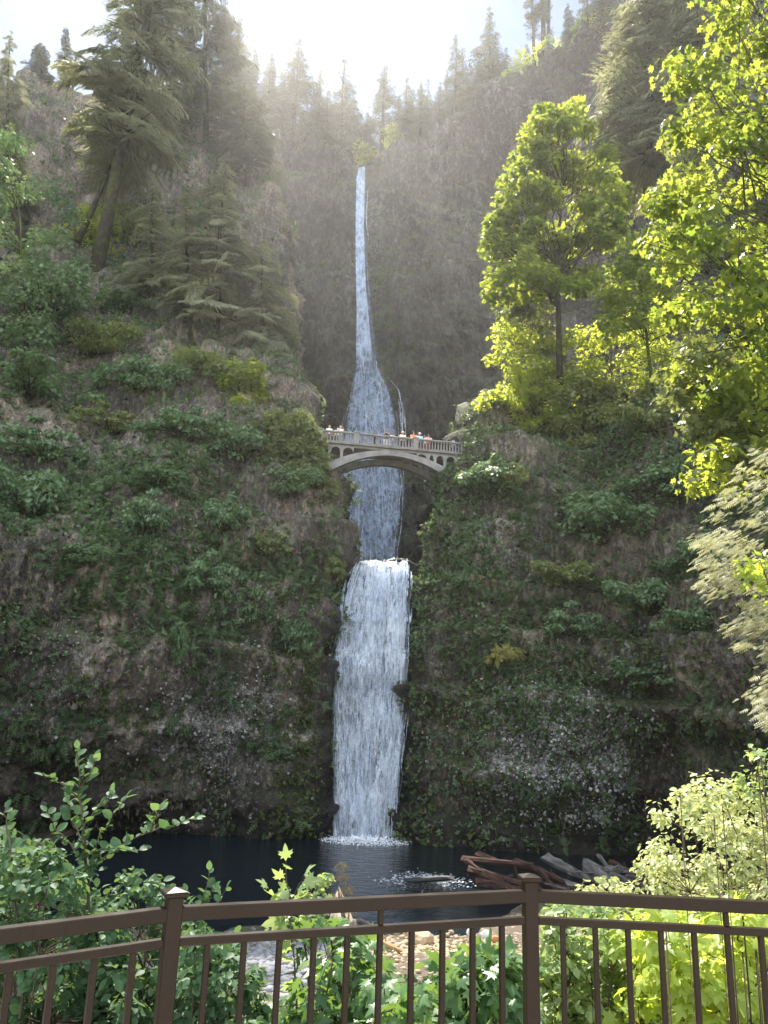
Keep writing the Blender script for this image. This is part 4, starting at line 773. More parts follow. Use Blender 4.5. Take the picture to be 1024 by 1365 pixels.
# ------------------------------------------------------------------ shrubs on the cliff faces: layered fans of leaves, copied
rng = np.random.default_rng(19)
protos = []
for k in range(5):
    n = 22+3*k; a = rng.random(n)*6.28; q = rng.random(n)**.6*(1+.35*np.sin(2*a+k)+.2*np.sin(5*a+2*k)); h = rng.random(n); c = np.stack([np.cos(a)*q*.95, np.sin(a)*q*.7, -.45*(rng.random(n) < .3)*rng.random(n)+.1+.8*h*(1-.45*np.minimum(q, 1))], 1); r = np.stack([.18+.22*rng.random(n)]*2+[.07+.12*rng.random(n)], 1)
    ms = []
    for lm, nm in ((L_SHRUB, 'a'), (L_SHRUB2, 'b'), (L_FERN, 'c')):
        rg = np.random.default_rng(100+k); ms.append(leaf_mesh('foliage', [clump_leaves(rg, c, r, 96, .092, LOBED, 1.1, .35, shell=.3)], [lm]))
    mb = MB()
    for cc in c:
        p, rr = limb(rng, (0, 0, -.12), cc, .018, .006, 5, .1, .1); mb.tube(p, rr, 4, False)
    protos.append((ms, make_mesh('stems', np.concatenate(mb.v), mb.l, mb.s, {'tint': mb.t}, True, [BARKD])))
def cliff_shrub(sh, px, py, wpx, hpx, m, label, group=None, name='shrub', out=.5):
    q, n = on(sh, px, py+hpx*.35, out*.6); k = int(rng.integers(5)); mp = mpp(px, py, q[1]); ms, st = protos[k]
    r = empty(name, q, math.atan2(n[1], n[0])+math.pi/2+rng.normal()*.3); tag(r, label, 'shrub', group); r.scale = (wpx*mp*.50*rng.uniform(.85, 1.15), wpx*mp*.45, hpx*mp*rng.uniform(.85, 1.3)); obj('foliage', ms[m], r); obj('stems', st, r); return r
G1 = 'shrubs on the western cliff'; G2 = 'shrubs on the eastern cliff'
for a in [(38, 668, 130, 80, 0, 'widest leafy green shrub on the western cliff, far from the waterfall'), (110, 735, 76, 40, 0, 'low green shrub hanging just below the widest western shrub'), (190, 690, 96, 60, 0, 'green shrub on the western cliff beside the broken yellow trunk'),
          (210, 640, 90, 40, 0, 'flat-topped shrub above the broken yellow trunk on the western cliff'), (285, 765, 80, 64, 0, 'shaggy green shrub under the broken yellow trunk'), (330, 800, 70, 60, 2, 'dark ferny shrub in the gully of the western cliff'),
          (395, 855, 72, 60, 2, 'lowest green shrub on the western cliff next to the waterfall'), (300, 690, 84, 52, 0, 'leafy shrub between the broken yellow trunk and the gorge edge'), (350, 720, 66, 50, 1, 'olive shrub near the gorge edge of the western cliff'),
          (420, 770, 50, 50, 2, 'bright ferny shrub on the gorge edge level with the waterfall lip'), (445, 755, 40, 40, 1, 'lit yellow-green shrub on the corner rock beside the waterfall lip'), (380, 640, 90, 56, 0, 'leafy shrub drooping over the gorge edge below the footbridge'),
          (60, 590, 100, 56, 0, 'grey-green shrub high above the widest western shrub'), (150, 560, 90, 50, 1, 'olive shrub under the pale streaked rock on the slope'), (250, 570, 90, 50, 0, 'shaded shrub in the middle of the western slope'), (30, 510, 120, 70, 0, 'large shaded shrub at the upper west edge of the slope'),
          (120, 450, 110, 70, 1, 'olive shrub below the huge leaning conifer'), (190, 500, 96, 56, 0, 'shaded green shrub under the slope grove'), (60, 400, 110, 70, 0, 'green shrub below the bright leafy tree'), (320, 590, 96, 50, 0, 'dark green shrub behind the olive bush by the footbridge'),
          (240, 390, 90, 60, 1, 'olive shrub between trunks of the slope grove'), (160, 400, 80, 50, 0, 'small shrub right under the leaning trunk'), (180, 300, 80, 60, 1, 'olive shrub on the ledge behind the leaning trunk'), (270, 300, 90, 60, 0, 'green shrub high on the slope under the sun rays'),
          (340, 990, 40, 26, 2, 'tiny fern tuft on the pale chipped rock of the western cliff'), (370, 1005, 44, 26, 2, 'small fern tuft low on the western cliff near the waterfall'), (230, 960, 40, 50, 2, 'hanging fern strip low on the western cliff'), (240, 860, 36, 60, 2, 'hanging green strip in the western gully'), (410, 700, 60, 44, 0, 'green shrub just below the footbridge footing on the western corner')]:
    cliff_shrub(LEFTS, *a, group=G1)
for a in [(800, 690, 150, 70, 0, 'large mounded shrub standing out alone on the dark eastern cliff'), (640, 600, 80, 50, 1, 'sunlit shrub at the far end of the footbridge'), (690, 570, 100, 50, 1, 'olive shrub on the cliff edge above the far end of the footbridge'), (610, 655, 56, 44, 1, 'pale lit shrub under the far end of the footbridge'),
          (655, 640, 96, 56, 0, 'drooping green shrub below the far footbridge end'), (600, 690, 70, 44, 0, 'green shrub in the gorge under the footbridge'), (720, 620, 90, 44, 0, 'shaded shrub on the edge of the eastern cliff beneath the maple'), (640, 690, 80, 40, 0, 'dark shrub lower in the gorge under the footbridge'),
          (770, 830, 100, 50, 0, 'blue-green shrub in the middle of the eastern cliff'), (860, 800, 110, 56, 0, 'wide dark-green shrub below the mounded shrub'), (930, 830, 100, 54, 0, 'green shrub beside the pale cedar'), (610, 830, 80, 60, 2, 'mossy green shrub next to the lower waterfall'), (680, 640, 70, 40, 1, 'small olive shrub at the edge of the eastern overhang'),
          (860, 890, 120, 60, 2, 'ferny patch above the black undercut of the eastern cliff'), (900, 640, 110, 60, 0, 'dark shrub under the overhanging maple branches'), (880, 560, 110, 60, 1, 'olive shrub on the slope behind the overhanging maple'), (850, 1090, 60, 24, 2, 'small bright fern low on the eastern cliff'), (730, 1075, 44, 20, 2, 'tiny bright fern right above the log pile'),
          (940, 740, 90, 50, 0, 'shaded shrub directly behind the pale cedar'), (760, 770, 90, 40, 1, 'thin olive shrub below the mounded shrub'), (580, 900, 60, 60, 2, 'moss-green fern tuft halfway up beside the lower waterfall'), (590, 1010, 60, 50, 2, 'moss-green fern tuft low beside the lower waterfall')]:
    cliff_shrub(RIGHTS, *a, group=G2)
q = P(676, 868, 57.2); rg = np.random.default_rng(3); cc = P(np.array([662, 672, 682, 688, 668]), np.array([876, 868, 866, 870, 862]), np.array([56.6]*5))
L_YEL = leaf_mat('yellow_fern', (.28, .26, .08), (.42, .38, .14), (.4, .4, .08), (.5, .5, .15), .4)
plant('yellow_fern', 'pale yellow sunlit fern alone on the dark cliff beside the lower waterfall', 'fern', q, clump_leaves(rg, cc, np.full(5, .6), 30, .5, FEATHER, .4, .5), L_YEL, None, 'fronds')
# dead stems
def dead_stick(x0, y0, x1, y1, Y0, Y1, rpx, label, m=DEADW, name='dead_branch', cat='dead branch'):
    a = P(x0, y0, Y0); b = P(x1, y1, Y1); p, r = limb(rng, a, b, rpx*mpp(x0, y0, Y0)/2, rpx*mpp(x0, y0, Y0)*.3, 8, 0, .02); mb = MB(); mb.tube(p, r*(.8+.4*rng.random(8)), 7)
    for i in (2, 4, 5): e = p[i]+rng.normal(size=3)*.5; mb.tube(np.array([p[i], e]), [r[i]*.5, .01], 4, False)
    tag(mb.build(name, m, None, True), label, cat)
dead_stick(246, 738, 244, 660, 60.0, 63.0, 6, 'broken yellowish dead trunk standing on the western cliff', bark_mat('yellow_wood', (.14, .11, .05), (.28, .23, .10), .1), 'dead_tree', 'dead tree')
dead_stick(380, 385, 402, 425, 94, 92, 2, 'thin white dead stick leaning on the upper wall'); dead_stick(412, 640, 420, 668, 63.4, 63.2, 4, 'short pale stump sticking from the gorge edge under the footbridge')
dead_stick(545, 745, 560, 725, 70, 74, 4, 'dark log wedged behind the lip of the lower waterfall', BARKD, 'fallen_log', 'log')
# ------------------------------------------------------------------ footbridge
M_CONC = simple_mat('weathered_concrete', (.235, .225, .21), .85, var=.28, scale=1.2, bump=.3); M_CONCD = simple_mat('stained_concrete', (.20, .18, .155), .9, var=.35, scale=1.5, bump=.3)
pa = P(428, 603, 63.6); pb = P(612, 611, 65.8)
bc = (pa+pb)/2; ang = math.atan2(pb[1]-pa[1], pb[0]-pa[0]); bz = (P(512, 603.5, (63.6+65.8)/2))[2]
BR = empty('footbridge', (bc[0], bc[1], bz), ang); tag(BR, 'pale concrete arch footbridge crossing the gorge in front of the upper waterfall', 'footbridge')
HL = np.linalg.norm((pb-pa)[:2])/2      # half of the visible length
def ab(px):           # along-bridge coordinate of a photo column
    d = (px-512)*RIGHT+(682.5-603)*UP+F*FWD; c = math.cos(ang); s_ = math.sin(ang); k = ((bc[0]-CAM[0])*s_-(bc[1]-CAM[1])*c)/(d[0]*s_-d[1]*c); p = CAM+d*k; return (p[0]-bc[0])*c+(p[1]-bc[1])*s_
XL, XR = ab(411), ab(636); W2 = 1.35
def part(mb, name, m, parent=BR): return mb.build(name, m, parent)
mb = MB(); mb.box(((XL+XR)/2, 0, -.16), (XR-XL, 2*W2, .32), bev=.03); mb.box(((XL+XR)/2, -W2-.05, -.03), (XR-XL, .22, .12), bev=.02); mb.box(((XL+XR)/2, W2+.05, -.03), (XR-XL, .22, .12), bev=.02); part(mb, 'deck', M_CONCD)
AL, AR = ab(430), ab(606); AC = (AL+AR)/2; AH = (AR-AL)/2
def arch_z(x, top): 
    u = (x-AC)/AH; rise = 2.15 if not top else 1.75; c0 = -.36 if top else -.80; return c0-rise*np.abs(u)**2.0-(.0 if top else .1*np.abs(u))
for side in (-1, 1):
    mb = MB(); xs = np.linspace(AL, AR, 41); y0, y1 = side*W2-.28, side*W2+.28; y0, y1 = min(y0, y1), max(y0, y1); v = []
    for x in xs: v += [(x, y0, arch_z(x, True)), (x, y1, arch_z(x, True)), (x, y1, arch_z(x, False)), (x, y0, arch_z(x, False))]
    f = []
    for i in range(40):
        a = i*4; 
        for k in range(4): f.append((a+k, a+4+k, a+4+(k+1) % 4, a+(k+1) % 4))
    f += [(0, 1, 2, 3), (163, 162, 161, 160)]; mb.add(v, f); part(mb, 'arch_rib', M_CONC)
cols = [ab(x) for x in (419, 427.5, 437, 453)]+[ab(x) for x in (566, 575, 588, 603, 618)]
for side in (-1, 1):
    for cx in cols:
        top = -.32; bot = arch_z(cx, True)-.05 if AL < cx < AR else -3.6
        if top-bot < .12: continue
        mb = MB(); mb.box((cx, side*(W2-.04), (top+bot)/2), (.24, .36, top-bot), bev=.02); part(mb, 'column', M_CONC)
    for grp in (cols[:4], cols[4:]):
        mb = MB(); ends = list(zip(grp[:-1], grp[1:])); ends += [(grp[-1], grp[-1]+1.25)] if grp is cols[:4] else []
        ends = list(zip(grp[:-1], grp[1:])) + ([(grp[-1], grp[-1]+1.15)] if grp[0] < 0 else []); ends = ([(grp[0]-1.15, grp[0])] if grp[0] > 0 else [])+ends
        for (a, b) in ends:           # little round-headed opening: the wall above a half round
            xs = np.linspace(a+.12, b-.12, 11); mid = (a+b)/2; hw = (b-a)/2-.12; zz = -.32-.05-.42*(1-np.sqrt(np.clip(1-((xs-mid)/hw)**2, 0, 1))); y = side*(W2-.04); v = []
            for x, z in zip(xs, zz): v += [(x, y-.15, -.33), (x, y+.15, -.33), (x, y+.15, z), (x, y-.15, z)]
            f = []
            for i in range(10):
                for k in range(4): f.append((i*4+k, i*4+4+k, i*4+4+(k+1) % 4, i*4+(k+1) % 4))
            f += [(0, 1, 2, 3), (43, 42, 41, 40)]; mb.add(v, f)
        part(mb, 'arcade', M_CONC)
pil = [ab(x) for x in (424, 471.5, 549.5, 612)]
bal_me = None
def baluster_mesh():
    mb = MB(); z = np.array([0, .08, .10, .3, .5, .66, .70, .78]); r = np.array([.075, .075, .05, .072, .055, .045, .07, .07])
    n = 8; a = np.arange(n)*2*np.pi/n+.39; v = np.stack([np.outer(r, np.cos(a)), np.outer(r, np.sin(a)), np.repeat(z[:, None], n, 1)], -1).reshape(-1, 3)
    f = [(i*n+j, i*n+(j+1) % n, (i+1)*n+(j+1) % n, (i+1)*n+j) for i in range(len(z)-1) for j in range(n)]; mb.add(v, f); return make_mesh('baluster', np.concatenate(mb.v), mb.l, mb.s, {'tint': mb.t}, True, [M_CONC])
bal_me = baluster_mesh(); back = MB()
for side in (-1, 1):
    y = side*(W2-.02)
    mb = MB(); mb.box(((XL+XR)/2, y, 1.0), (XR-XL, .26, .14), bev=.03); part(mb, 'handrail', M_CONC)
    mb = MB(); mb.box(((XL+XR)/2, y, .10), (XR-XL, .22, .14), bev=.02); part(mb, 'plinth', M_CONCD)
    for p in pil:
        mb = MB(); mb.box((p, y, .53), (.46, .34, 1.02), bev=.02); mb.box((p, y, 1.085), (.54, .42, .12), bev=.02); part(mb, 'pilaster', M_CONC)
    n = int((XR-XL)/.265)
    for i in range(n):
        x = XL+.15+i*.265
        if min(abs(x-p) for p in pil) < .32: continue
        if side < 0: o = obj('baluster', bal_me, BR); o.location = (x, y, .165)
        else: back.tube(np.array([(x, y, .15), (x, y, .55), (x, y, .94)]), [.07, .06, .05], 5)
o = part(back, 'far_balusters', M_CONC); o['kind'] = 'stuff'
# ------------------------------------------------------------------ people on the footbridge
def cloth(name, c, rough=.85): return simple_mat(name, c, rough, var=.1, scale=40)
SKIN = cloth('skin', (.50, .31, .22), .6); HAIR = cloth('dark_hair', (.05, .035, .025), .6); HAIR2 = cloth('fair_hair', (.45, .32, .16), .6)
def ring(mb, c, rx, ry, n=8, z=None): a = np.arange(n)*2*np.pi/n; return np.stack([c[0]+rx*np.cos(a), c[1]+ry*np.sin(a), np.full(n, c[2])], 1)
def loft(mb, rows, n=8):
    v = np.concatenate([ring(mb, r[:3], r[3], r[4], n) for r in rows]); k = len(rows)
    f = [(i*n+j, i*n+(j+1) % n, (i+1)*n+(j+1) % n, (i+1)*n+j) for i in range(k-1) for j in range(n)]+[tuple(range(n))[::-1], tuple(range((k-1)*n, k*n))]; mb.add(v, f)
def skeleton_body(name, joints, edges, root, parent, m):
    me = bpy.data.meshes.new(name); me.from_pydata([j[:3] for j in joints], edges, []); o = obj(name, me, parent); me.materials.append(m)
    sk = o.modifiers.new('skin', 'SKIN'); sk.use_smooth_shade = True
    for i, j in enumerate(joints): me.skin_vertices[0].data[i].radius = (j[3], j[3] if len(j) < 5 else j[4])
    me.skin_vertices[0].data[root].use_root = True; sub = o.modifiers.new('sub', 'SUBSURF'); sub.levels = 1; sub.render_levels = 1; return o
def person(px, depth_off, face, shirt, trousers, hair, label, arms='down', h=1.68, hat=None, long_hair=False):
    x = ab(px); s = h/1.68
    c, sn = math.cos(ang), math.sin(ang); wx_, wy_ = bc[0]+x*c-depth_off*sn, bc[1]+x*sn+depth_off*c
    r = empty('person', (wx_, wy_, bz+.005), ang+face); r.scale = (s, s, s); tag(r, label, 'person', 'people on the footbridge')
    # joints: x sideways, -y forwards
    J = [(0, 0, .92, .14, .10), (0, 0, 1.10, .125, .09), (0, .01, 1.30, .15, .10), (0, .0, 1.42, .075, .07), (0, -.005, 1.50, .052, .055), (0, -.02, 1.57, .075, .09), (0, -.015, 1.66, .062, .078)]
    E = [(0, 1), (1, 2), (2, 3), (3, 4), (4, 5), (5, 6)]
    J.append((0, -.115, 1.575, .012)); E.append((5, 7))                       # nose
    for sg in (-1, 1):
        k = len(J); J += [(sg*.09, 0, .88, .085), (sg*.10, -.01, .48, .06), (sg*.10, .02, .09, .042), (sg*.11, -.11, .035, .036)]; E += [(0, k), (k, k+1), (k+1, k+2), (k+2, k+3)]
        k = len(J)
        if arms == 'up': el, wr = (sg*.27, -.20, 1.24), (sg*.09, -.33, 1.48)
        elif arms == 'rail': el, wr = (sg*.27, -.12, 1.17), (sg*.20, -.33, 1.10)
        else: el, wr = (sg*.24, .02, 1.13), (sg*.25, -.06, .88)
        J += [(sg*.185, .01, 1.38, .055), (*el, .042), (*wr, .03)]; E += [(2, k), (k, k+1), (k+1, k+2)]
        d = norm(np.array(wr)-np.array(el)); hp = np.array(wr)+d*.07; w = k+2; k = len(J); J.append((*hp, .032)); E.append((w, k)); side = norm(np.cross(d, [0, 0, 1.])); side = np.array([1., 0, 0]) if np.linalg.norm(side) < .1 else side
        for fi, (off, ln) in enumerate(((-.03, .075), (-.01, .088), (.01, .082), (.03, .064))):
            b = hp+d*.035+side*off; t = b+d*ln*.7+np.array([0, -.012, -.02]); kk = len(J); J += [(*b, .0085), (*t, .007)]; E += [(k, kk), (kk, kk+1)]
        tb = np.array(wr)+d*.03-side*sg*.035; kk = len(J); J += [(*tb, .010), (*(tb+d*.04-side*sg*.012), .008)]; E += [(w, kk), (kk, kk+1)]
    skeleton_body('body', J, E, 0, r, SKIN)
    mb = MB(); loft(mb, [(0, 0, .90, .19, .135), (0, 0, 1.05, .175, .125), (0, 0, 1.22, .20, .135), (0, .005, 1.36, .205, .125), (0, .005, 1.43, .13, .09), (0, 0, 1.46, .075, .07)], 12)
    for sg in (-1, 1):
        k = [j for j in J if abs(j[0]-sg*.185) < 1e-6 and abs(j[2]-1.38) < 1e-6][0]; e = J[J.index(k)+1]; a = np.array(k[:3]); b = np.array(e[:3]); mb.tube(np.array([a-(b-a)*.15, a+(b-a)*.4, a+(b-a)*.85]), [.085, .075, .066], 8)
    mb.build('shirt', shirt, r, True)
    mb = MB(); loft(mb, [(0, 0, .80, .185, .13), (0, 0, .90, .18, .13), (0, 0, .96, .17, .122)], 12)
    for sg in (-1, 1): mb.tube(np.array([(sg*.085, 0, .88), (sg*.10, -.005, .5), (sg*.10, .02, .10)]), [.112, .085, .068], 8)
    mb.build('trousers', trousers, r, True)
    mb = MB(); loft(mb, [(0, .03, 1.53, .07, .07), (0, .025, 1.60, .098, .108), (0, .012, 1.68, .092, .105), (0, .0, 1.735, .05, .06)], 10)
    if long_hair: loft(mb, [(0, .07, 1.32, .06, .03), (0, .085, 1.45, .08, .04), (0, .06, 1.58, .085, .06)], 8)
    mb.build('hair', hair, r, True)
    if hat is not None:
        mb = MB(); loft(mb, [(0, -.02, 1.665, .16, .18), (0, -.02, 1.68, .16, .18), (0, 0, 1.69, .105, .115), (0, 0, 1.77, .085, .095), (0, 0, 1.79, .03, .03)], 12); mb.build('hat', hat, r, True)
    return r
C = {k: cloth(k, v) for k, v in dict(white_cloth=(.80, .79, .76), grey_cloth=(.30, .31, .33), black_cloth=(.03, .03, .035), orange_cloth=(.85, .24, .08), pale_blue_cloth=(.45, .66, .78), pink_cloth=(.72, .34, .33), denim=(.12, .16, .25), cream_cloth=(.72, .62, .46), maroon_cloth=(.28, .06, .06), rose_cloth=(.65, .45, .46)).items()}
A = -.78
person(436.5, A, 0, C['white_cloth'], C['denim'], HAIR2, 'person in a white top with fair hair, alone near the bushy end of the footbridge')
person(447, A, 0, C['cream_cloth'], C['black_cloth'], HAIR, 'person in a cream top with dark hair at the bushy end of the footbridge', h=1.58)
person(451, A, .3, C['white_cloth'], C['grey_cloth'], HAIR2, 'person in a white top raising both arms near the bushy end of the footbridge', 'up', 1.74)
person(497, A, .4, C['black_cloth'], C['black_cloth'], HAIR, 'person all in black leaning on the handrail at the middle of the footbridge', 'rail', 1.6)
person(512, A, 0, C['black_cloth'], C['white_cloth'], HAIR, 'person in a black top and white trousers lifting a camera', 'up', 1.74)
person(521, A, .2, C['rose_cloth'], C['grey_cloth'], HAIR, 'shorter person in a dull pink top at the middle of the footbridge', 'rail', 1.55, None, True)
person(534, A, 0, C['cream_cloth'], C['black_cloth'], HAIR2, 'person in a cream top with a pale hat at the middle of the footbridge', 'rail', 1.72, C['white_cloth'])
person(548.5, A, 0, C['orange_cloth'], C['maroon_cloth'], HAIR, 'person in a bright orange top by the second pilaster', 'rail', 1.82, None, True)
person(556.5, A, 0, C['pale_blue_cloth'], C['maroon_cloth'], HAIR2, 'person in a pale blue top beside the one in orange', 'rail', 1.76, C['white_cloth'])
person(563.5, A, 0, C['white_cloth'], C['maroon_cloth'], HAIR, 'short person in a white top between pale blue and pink tops', 'rail', 1.56)
person(568.5, A, 0, C['pink_cloth'], C['maroon_cloth'], HAIR, 'person in a pink top at the end of the group on the footbridge', 'rail', 1.70, None, True)
person(603, A, -.3, C['grey_cloth'], C['denim'], HAIR, 'person in a grey top half hidden by leaves at the far end of the footbridge', 'down', 1.7)
person(611, A, .2, C['white_cloth'], C['denim'], HAIR, 'person in a white top half hidden by leaves at the far end of the footbridge', 'down', 1.66)
# ------------------------------------------------------------------ metal railing of the viewing plaza
def bronze():
    m, t, out = mat('bronze_paint'); g_ = N(t, 'ShaderNodeTexCoord').outputs['Object']; n1 = noise(t, g_, 9, 5, .65); n2 = noise(t, g_, 160, 3, .6)
    base = mixc(t, n1, (.0145, .008, .0045), (.026, .0155, .009)); base = mixc(t, ramp(t, n2, [(.62, 0.), (.78, .5)]), base, (.09, .075, .06))
    b = N(t, 'ShaderNodeBsdfPrincipled', i_Metallic=.0); b.inputs['Specular IOR Level'].default_value = .16; t.links.new(base, b.inputs['Base Color']); t.links.new(ramp(t, n1, [(.3, .30), (.7, .5)]), b.inputs['Roughness'])
    bu = N(t, 'ShaderNodeBump', i_Strength=.25, i_Distance=.003); t.links.new(n2, bu.inputs['Height']); t.links.new(bu.outputs[0], b.inputs['Normal']); t.links.new(b.outputs[0], out.inputs[0]); return m
M_BRZ = bronze()
p1 = PZ(233, 1192, 1.08); p2 = PZ(706, 1172, 1.08)
pl0 = PZ(0, 1250, 1.015); pr0 = PZ(1024, 1212, 1.015)
d12 = np.linalg.norm((p2-p1)[:2])
def ext(a, b, L): d = (b-a)[:2]; d = d/np.linalg.norm(d); return np.array([a[0]+d[0]*L, a[1]+d[1]*L, 0])
PL = ext(p1, pl0, d12); PR = ext(p2, pr0, d12); PLL = np.array([PL[0]-.75, PL[1]-1.05, 0]); PRR = np.array([PR[0]+1.25, PR[1]-.45, 0])
posts = [PLL, PL, np.array([p1[0], p1[1], 0]), np.array([p2[0], p2[1], 0]), PR, PRR]
RL = empty('metal_railing', (p1[0], p1[1], 0)); tag(RL, 'dark bronze metal railing with square capped posts and upright bars edging the plaza', 'railing')
RO = np.array([p1[0], p1[1], 0.0])
for i, q in enumerate(posts):
    a = posts[max(i-1, 0)]; b = posts[min(i+1, len(posts)-1)]; th = math.atan2(b[1]-a[1], b[0]-a[0]); c, s_ = math.cos(th), math.sin(th); Rm = np.array([[c, -s_, 0], [s_, c, 0], [0, 0, 1]])
    mb = MB(); mb.box(q-RO+[0, 0, .5375], (.053, .053, 1.075), Rm, .003); pm = mb.build('post', M_BRZ, RL)
    mb = MB(); mb.box(q-RO+[0, 0, 1.083], (.078, .078, .015), Rm, .003); h = .037
    v = np.array([(-h, -h, 0), (h, -h, 0), (h, h, 0), (-h, h, 0), (0, 0, .012)]) @ Rm.T+q-RO+[0, 0, 1.0905+.001]; mb.add(v, [(0, 1, 4), (1, 2, 4), (2, 3, 4), (3, 0, 4)]); mb.build('cap', M_BRZ, pm)
    mb = MB(); mb.box(q-RO+[0, 0, .049], (.12, .12, .012), Rm, .002); mb.build('base_plate', M_BRZ, pm)
bar_me = MB(); bar_me.box((0, 0, .5365), (.020, .020, .817), bev=.002); bar_me = make_mesh('baluster', np.concatenate(bar_me.v), bar_me.l, bar_me.s, {'tint': bar_me.t}, False, [M_BRZ])
for i in range(len(posts)-1):
    a, b = posts[i]-RO, posts[i+1]-RO; d = b-a; L = np.linalg.norm(d); u = d/L; a2 = a+u*.0265; b2 = b-u*.0265
    mb = MB(); mb.bar(a2+[0, 0, 1.021], b2+[0, 0, 1.021], (.042), .044, .003); mb.build('top_rail', M_BRZ, RL)
    mb = MB(); mb.bar(a2+[0, 0, .934], b2+[0, 0, .934], .032, .027, .003); mb.build('middle_rail', M_BRZ, RL)
    mb = MB(); mb.bar(a2+[0, 0, .092], b2+[0, 0, .092], .034, .030, .003); mb.build('bottom_rail', M_BRZ, RL)
    n = max(2, int(round(L/.121))); th = math.atan2(u[1], u[0])
    for k in range(1, n):
        o = obj('baluster', bar_me, RL); q = a+d*k/n; o.location = (q[0], q[1], -.0235); o.rotation_euler = (0, 0, th)
    q = a+d*(.5 if n % 2 == 0 else (n//2+1)/n); mb = MB(); mb.box(q+[0, 0, .9733], (.019, .019, .0505), np.array([[math.cos(th), -math.sin(th), 0], [math.sin(th), math.cos(th), 0], [0, 0, 1]]), .002); mb.build('spacer', M_BRZ, RL)
# ------------------------------------------------------------------ plants, logs and stones on the near bank
L_ALDER = leaf_mat('alder_leaf', (.040, .085, .042), (.105, .19, .085), (.12, .22, .06), (.25, .36, .09), .32, .55, .2)
L_BROAD = leaf_mat('young_maple_leaf', (.05, .11, .045), (.12, .22, .075), (.16, .30, .05), (.32, .45, .08), .35, .42, .4)
L_NFERN = leaf_mat('sword_fern_frond', (.035, .085, .03), (.08, .16, .05), (.10, .2, .03), (.2, .3, .05), .3, .5, .3)
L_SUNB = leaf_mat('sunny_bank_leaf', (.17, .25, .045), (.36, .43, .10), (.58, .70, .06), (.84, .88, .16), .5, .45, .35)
L_SNOW = leaf_mat('snowberry_leaf', (.30, .34, .14), (.56, .58, .28), (.46, .52, .16), (.66, .66, .26), .35, .5, .35, c2=(.45, .12, .03))
L_CEDAR = leaf_mat('cedar_spray', (.30, .31, .18), (.55, .53, .35), (.40, .41, .18), (.58, .55, .28), .35, .6, .3)
L_PALE = leaf_mat('pale_shrub_leaf', (.16, .23, .09), (.32, .40, .18), (.40, .52, .12), (.6, .68, .2), .4, .45, .35)
TWIG = bark_mat('twig_bark', (.06, .045, .03), (.13, .10, .07), 0)
def gz(x, y): return float(ground_z(np.array([x]), np.array([y]))[0])
def near_shrub(name, rows, Y, spread, n, rpx, per, size, tem, leafm, label, seed, nst=6, flat=.8, droop=.3, rad=.012, cat='shrub', foot=None, jit=.5, shell=.2, group=None):
    """shrub with several stems from one foot; the outline is measured on the photo, the depth is real"""
    rg = np.random.default_rng(seed); c, r = region(rg, rows, Y, spread, n, rpx); m = c.mean(0); f = np.array([m[0], m[1]+.2, 0]) if foot is None else np.array([*P(foot[0], foot[1], Y)[:2], 0]); f[2] = gz(f[0], f[1])-.05
    keep = c[:, 2] > ground_z(c[:, 0], c[:, 1])+.03; c, r = c[keep], r[keep]
    lv = clump_leaves(rg, c, r, per, size, tem, flat, droop, jit=jit, shell=shell); mb = MB()
    top = c[np.argsort(-c[:, 2])][:max(nst, 3)]; mains = []
    for i in range(nst):
        e = top[i % len(top)]; s0 = f+np.array([rg.normal()*.006, rg.normal()*.006, 0]); p, rr = limb(rg, s0, e, rad, rad*.35, 8, .05, .11); mb.tube(p, rr, 6, False); mains.append(p)
    allp = np.concatenate(mains)
    for q in c:
        cand = allp[allp[:, 2] < q[2]+.05]; cand = cand if len(cand) else allp; k = np.argmin(np.linalg.norm(cand-q, axis=1)+.0); p, rr = limb(rg, cand[k], q, rad*.45, rad*.2, 4, .04, .06); mb.tube(p, rr, 4, False)
    st = make_mesh('stems', np.concatenate(mb.v), mb.l, mb.s, {'tint': mb.t}, True, [TWIG]); return plant(name, label, cat, f, lv, leafm, st, 'foliage', 'stems', group)
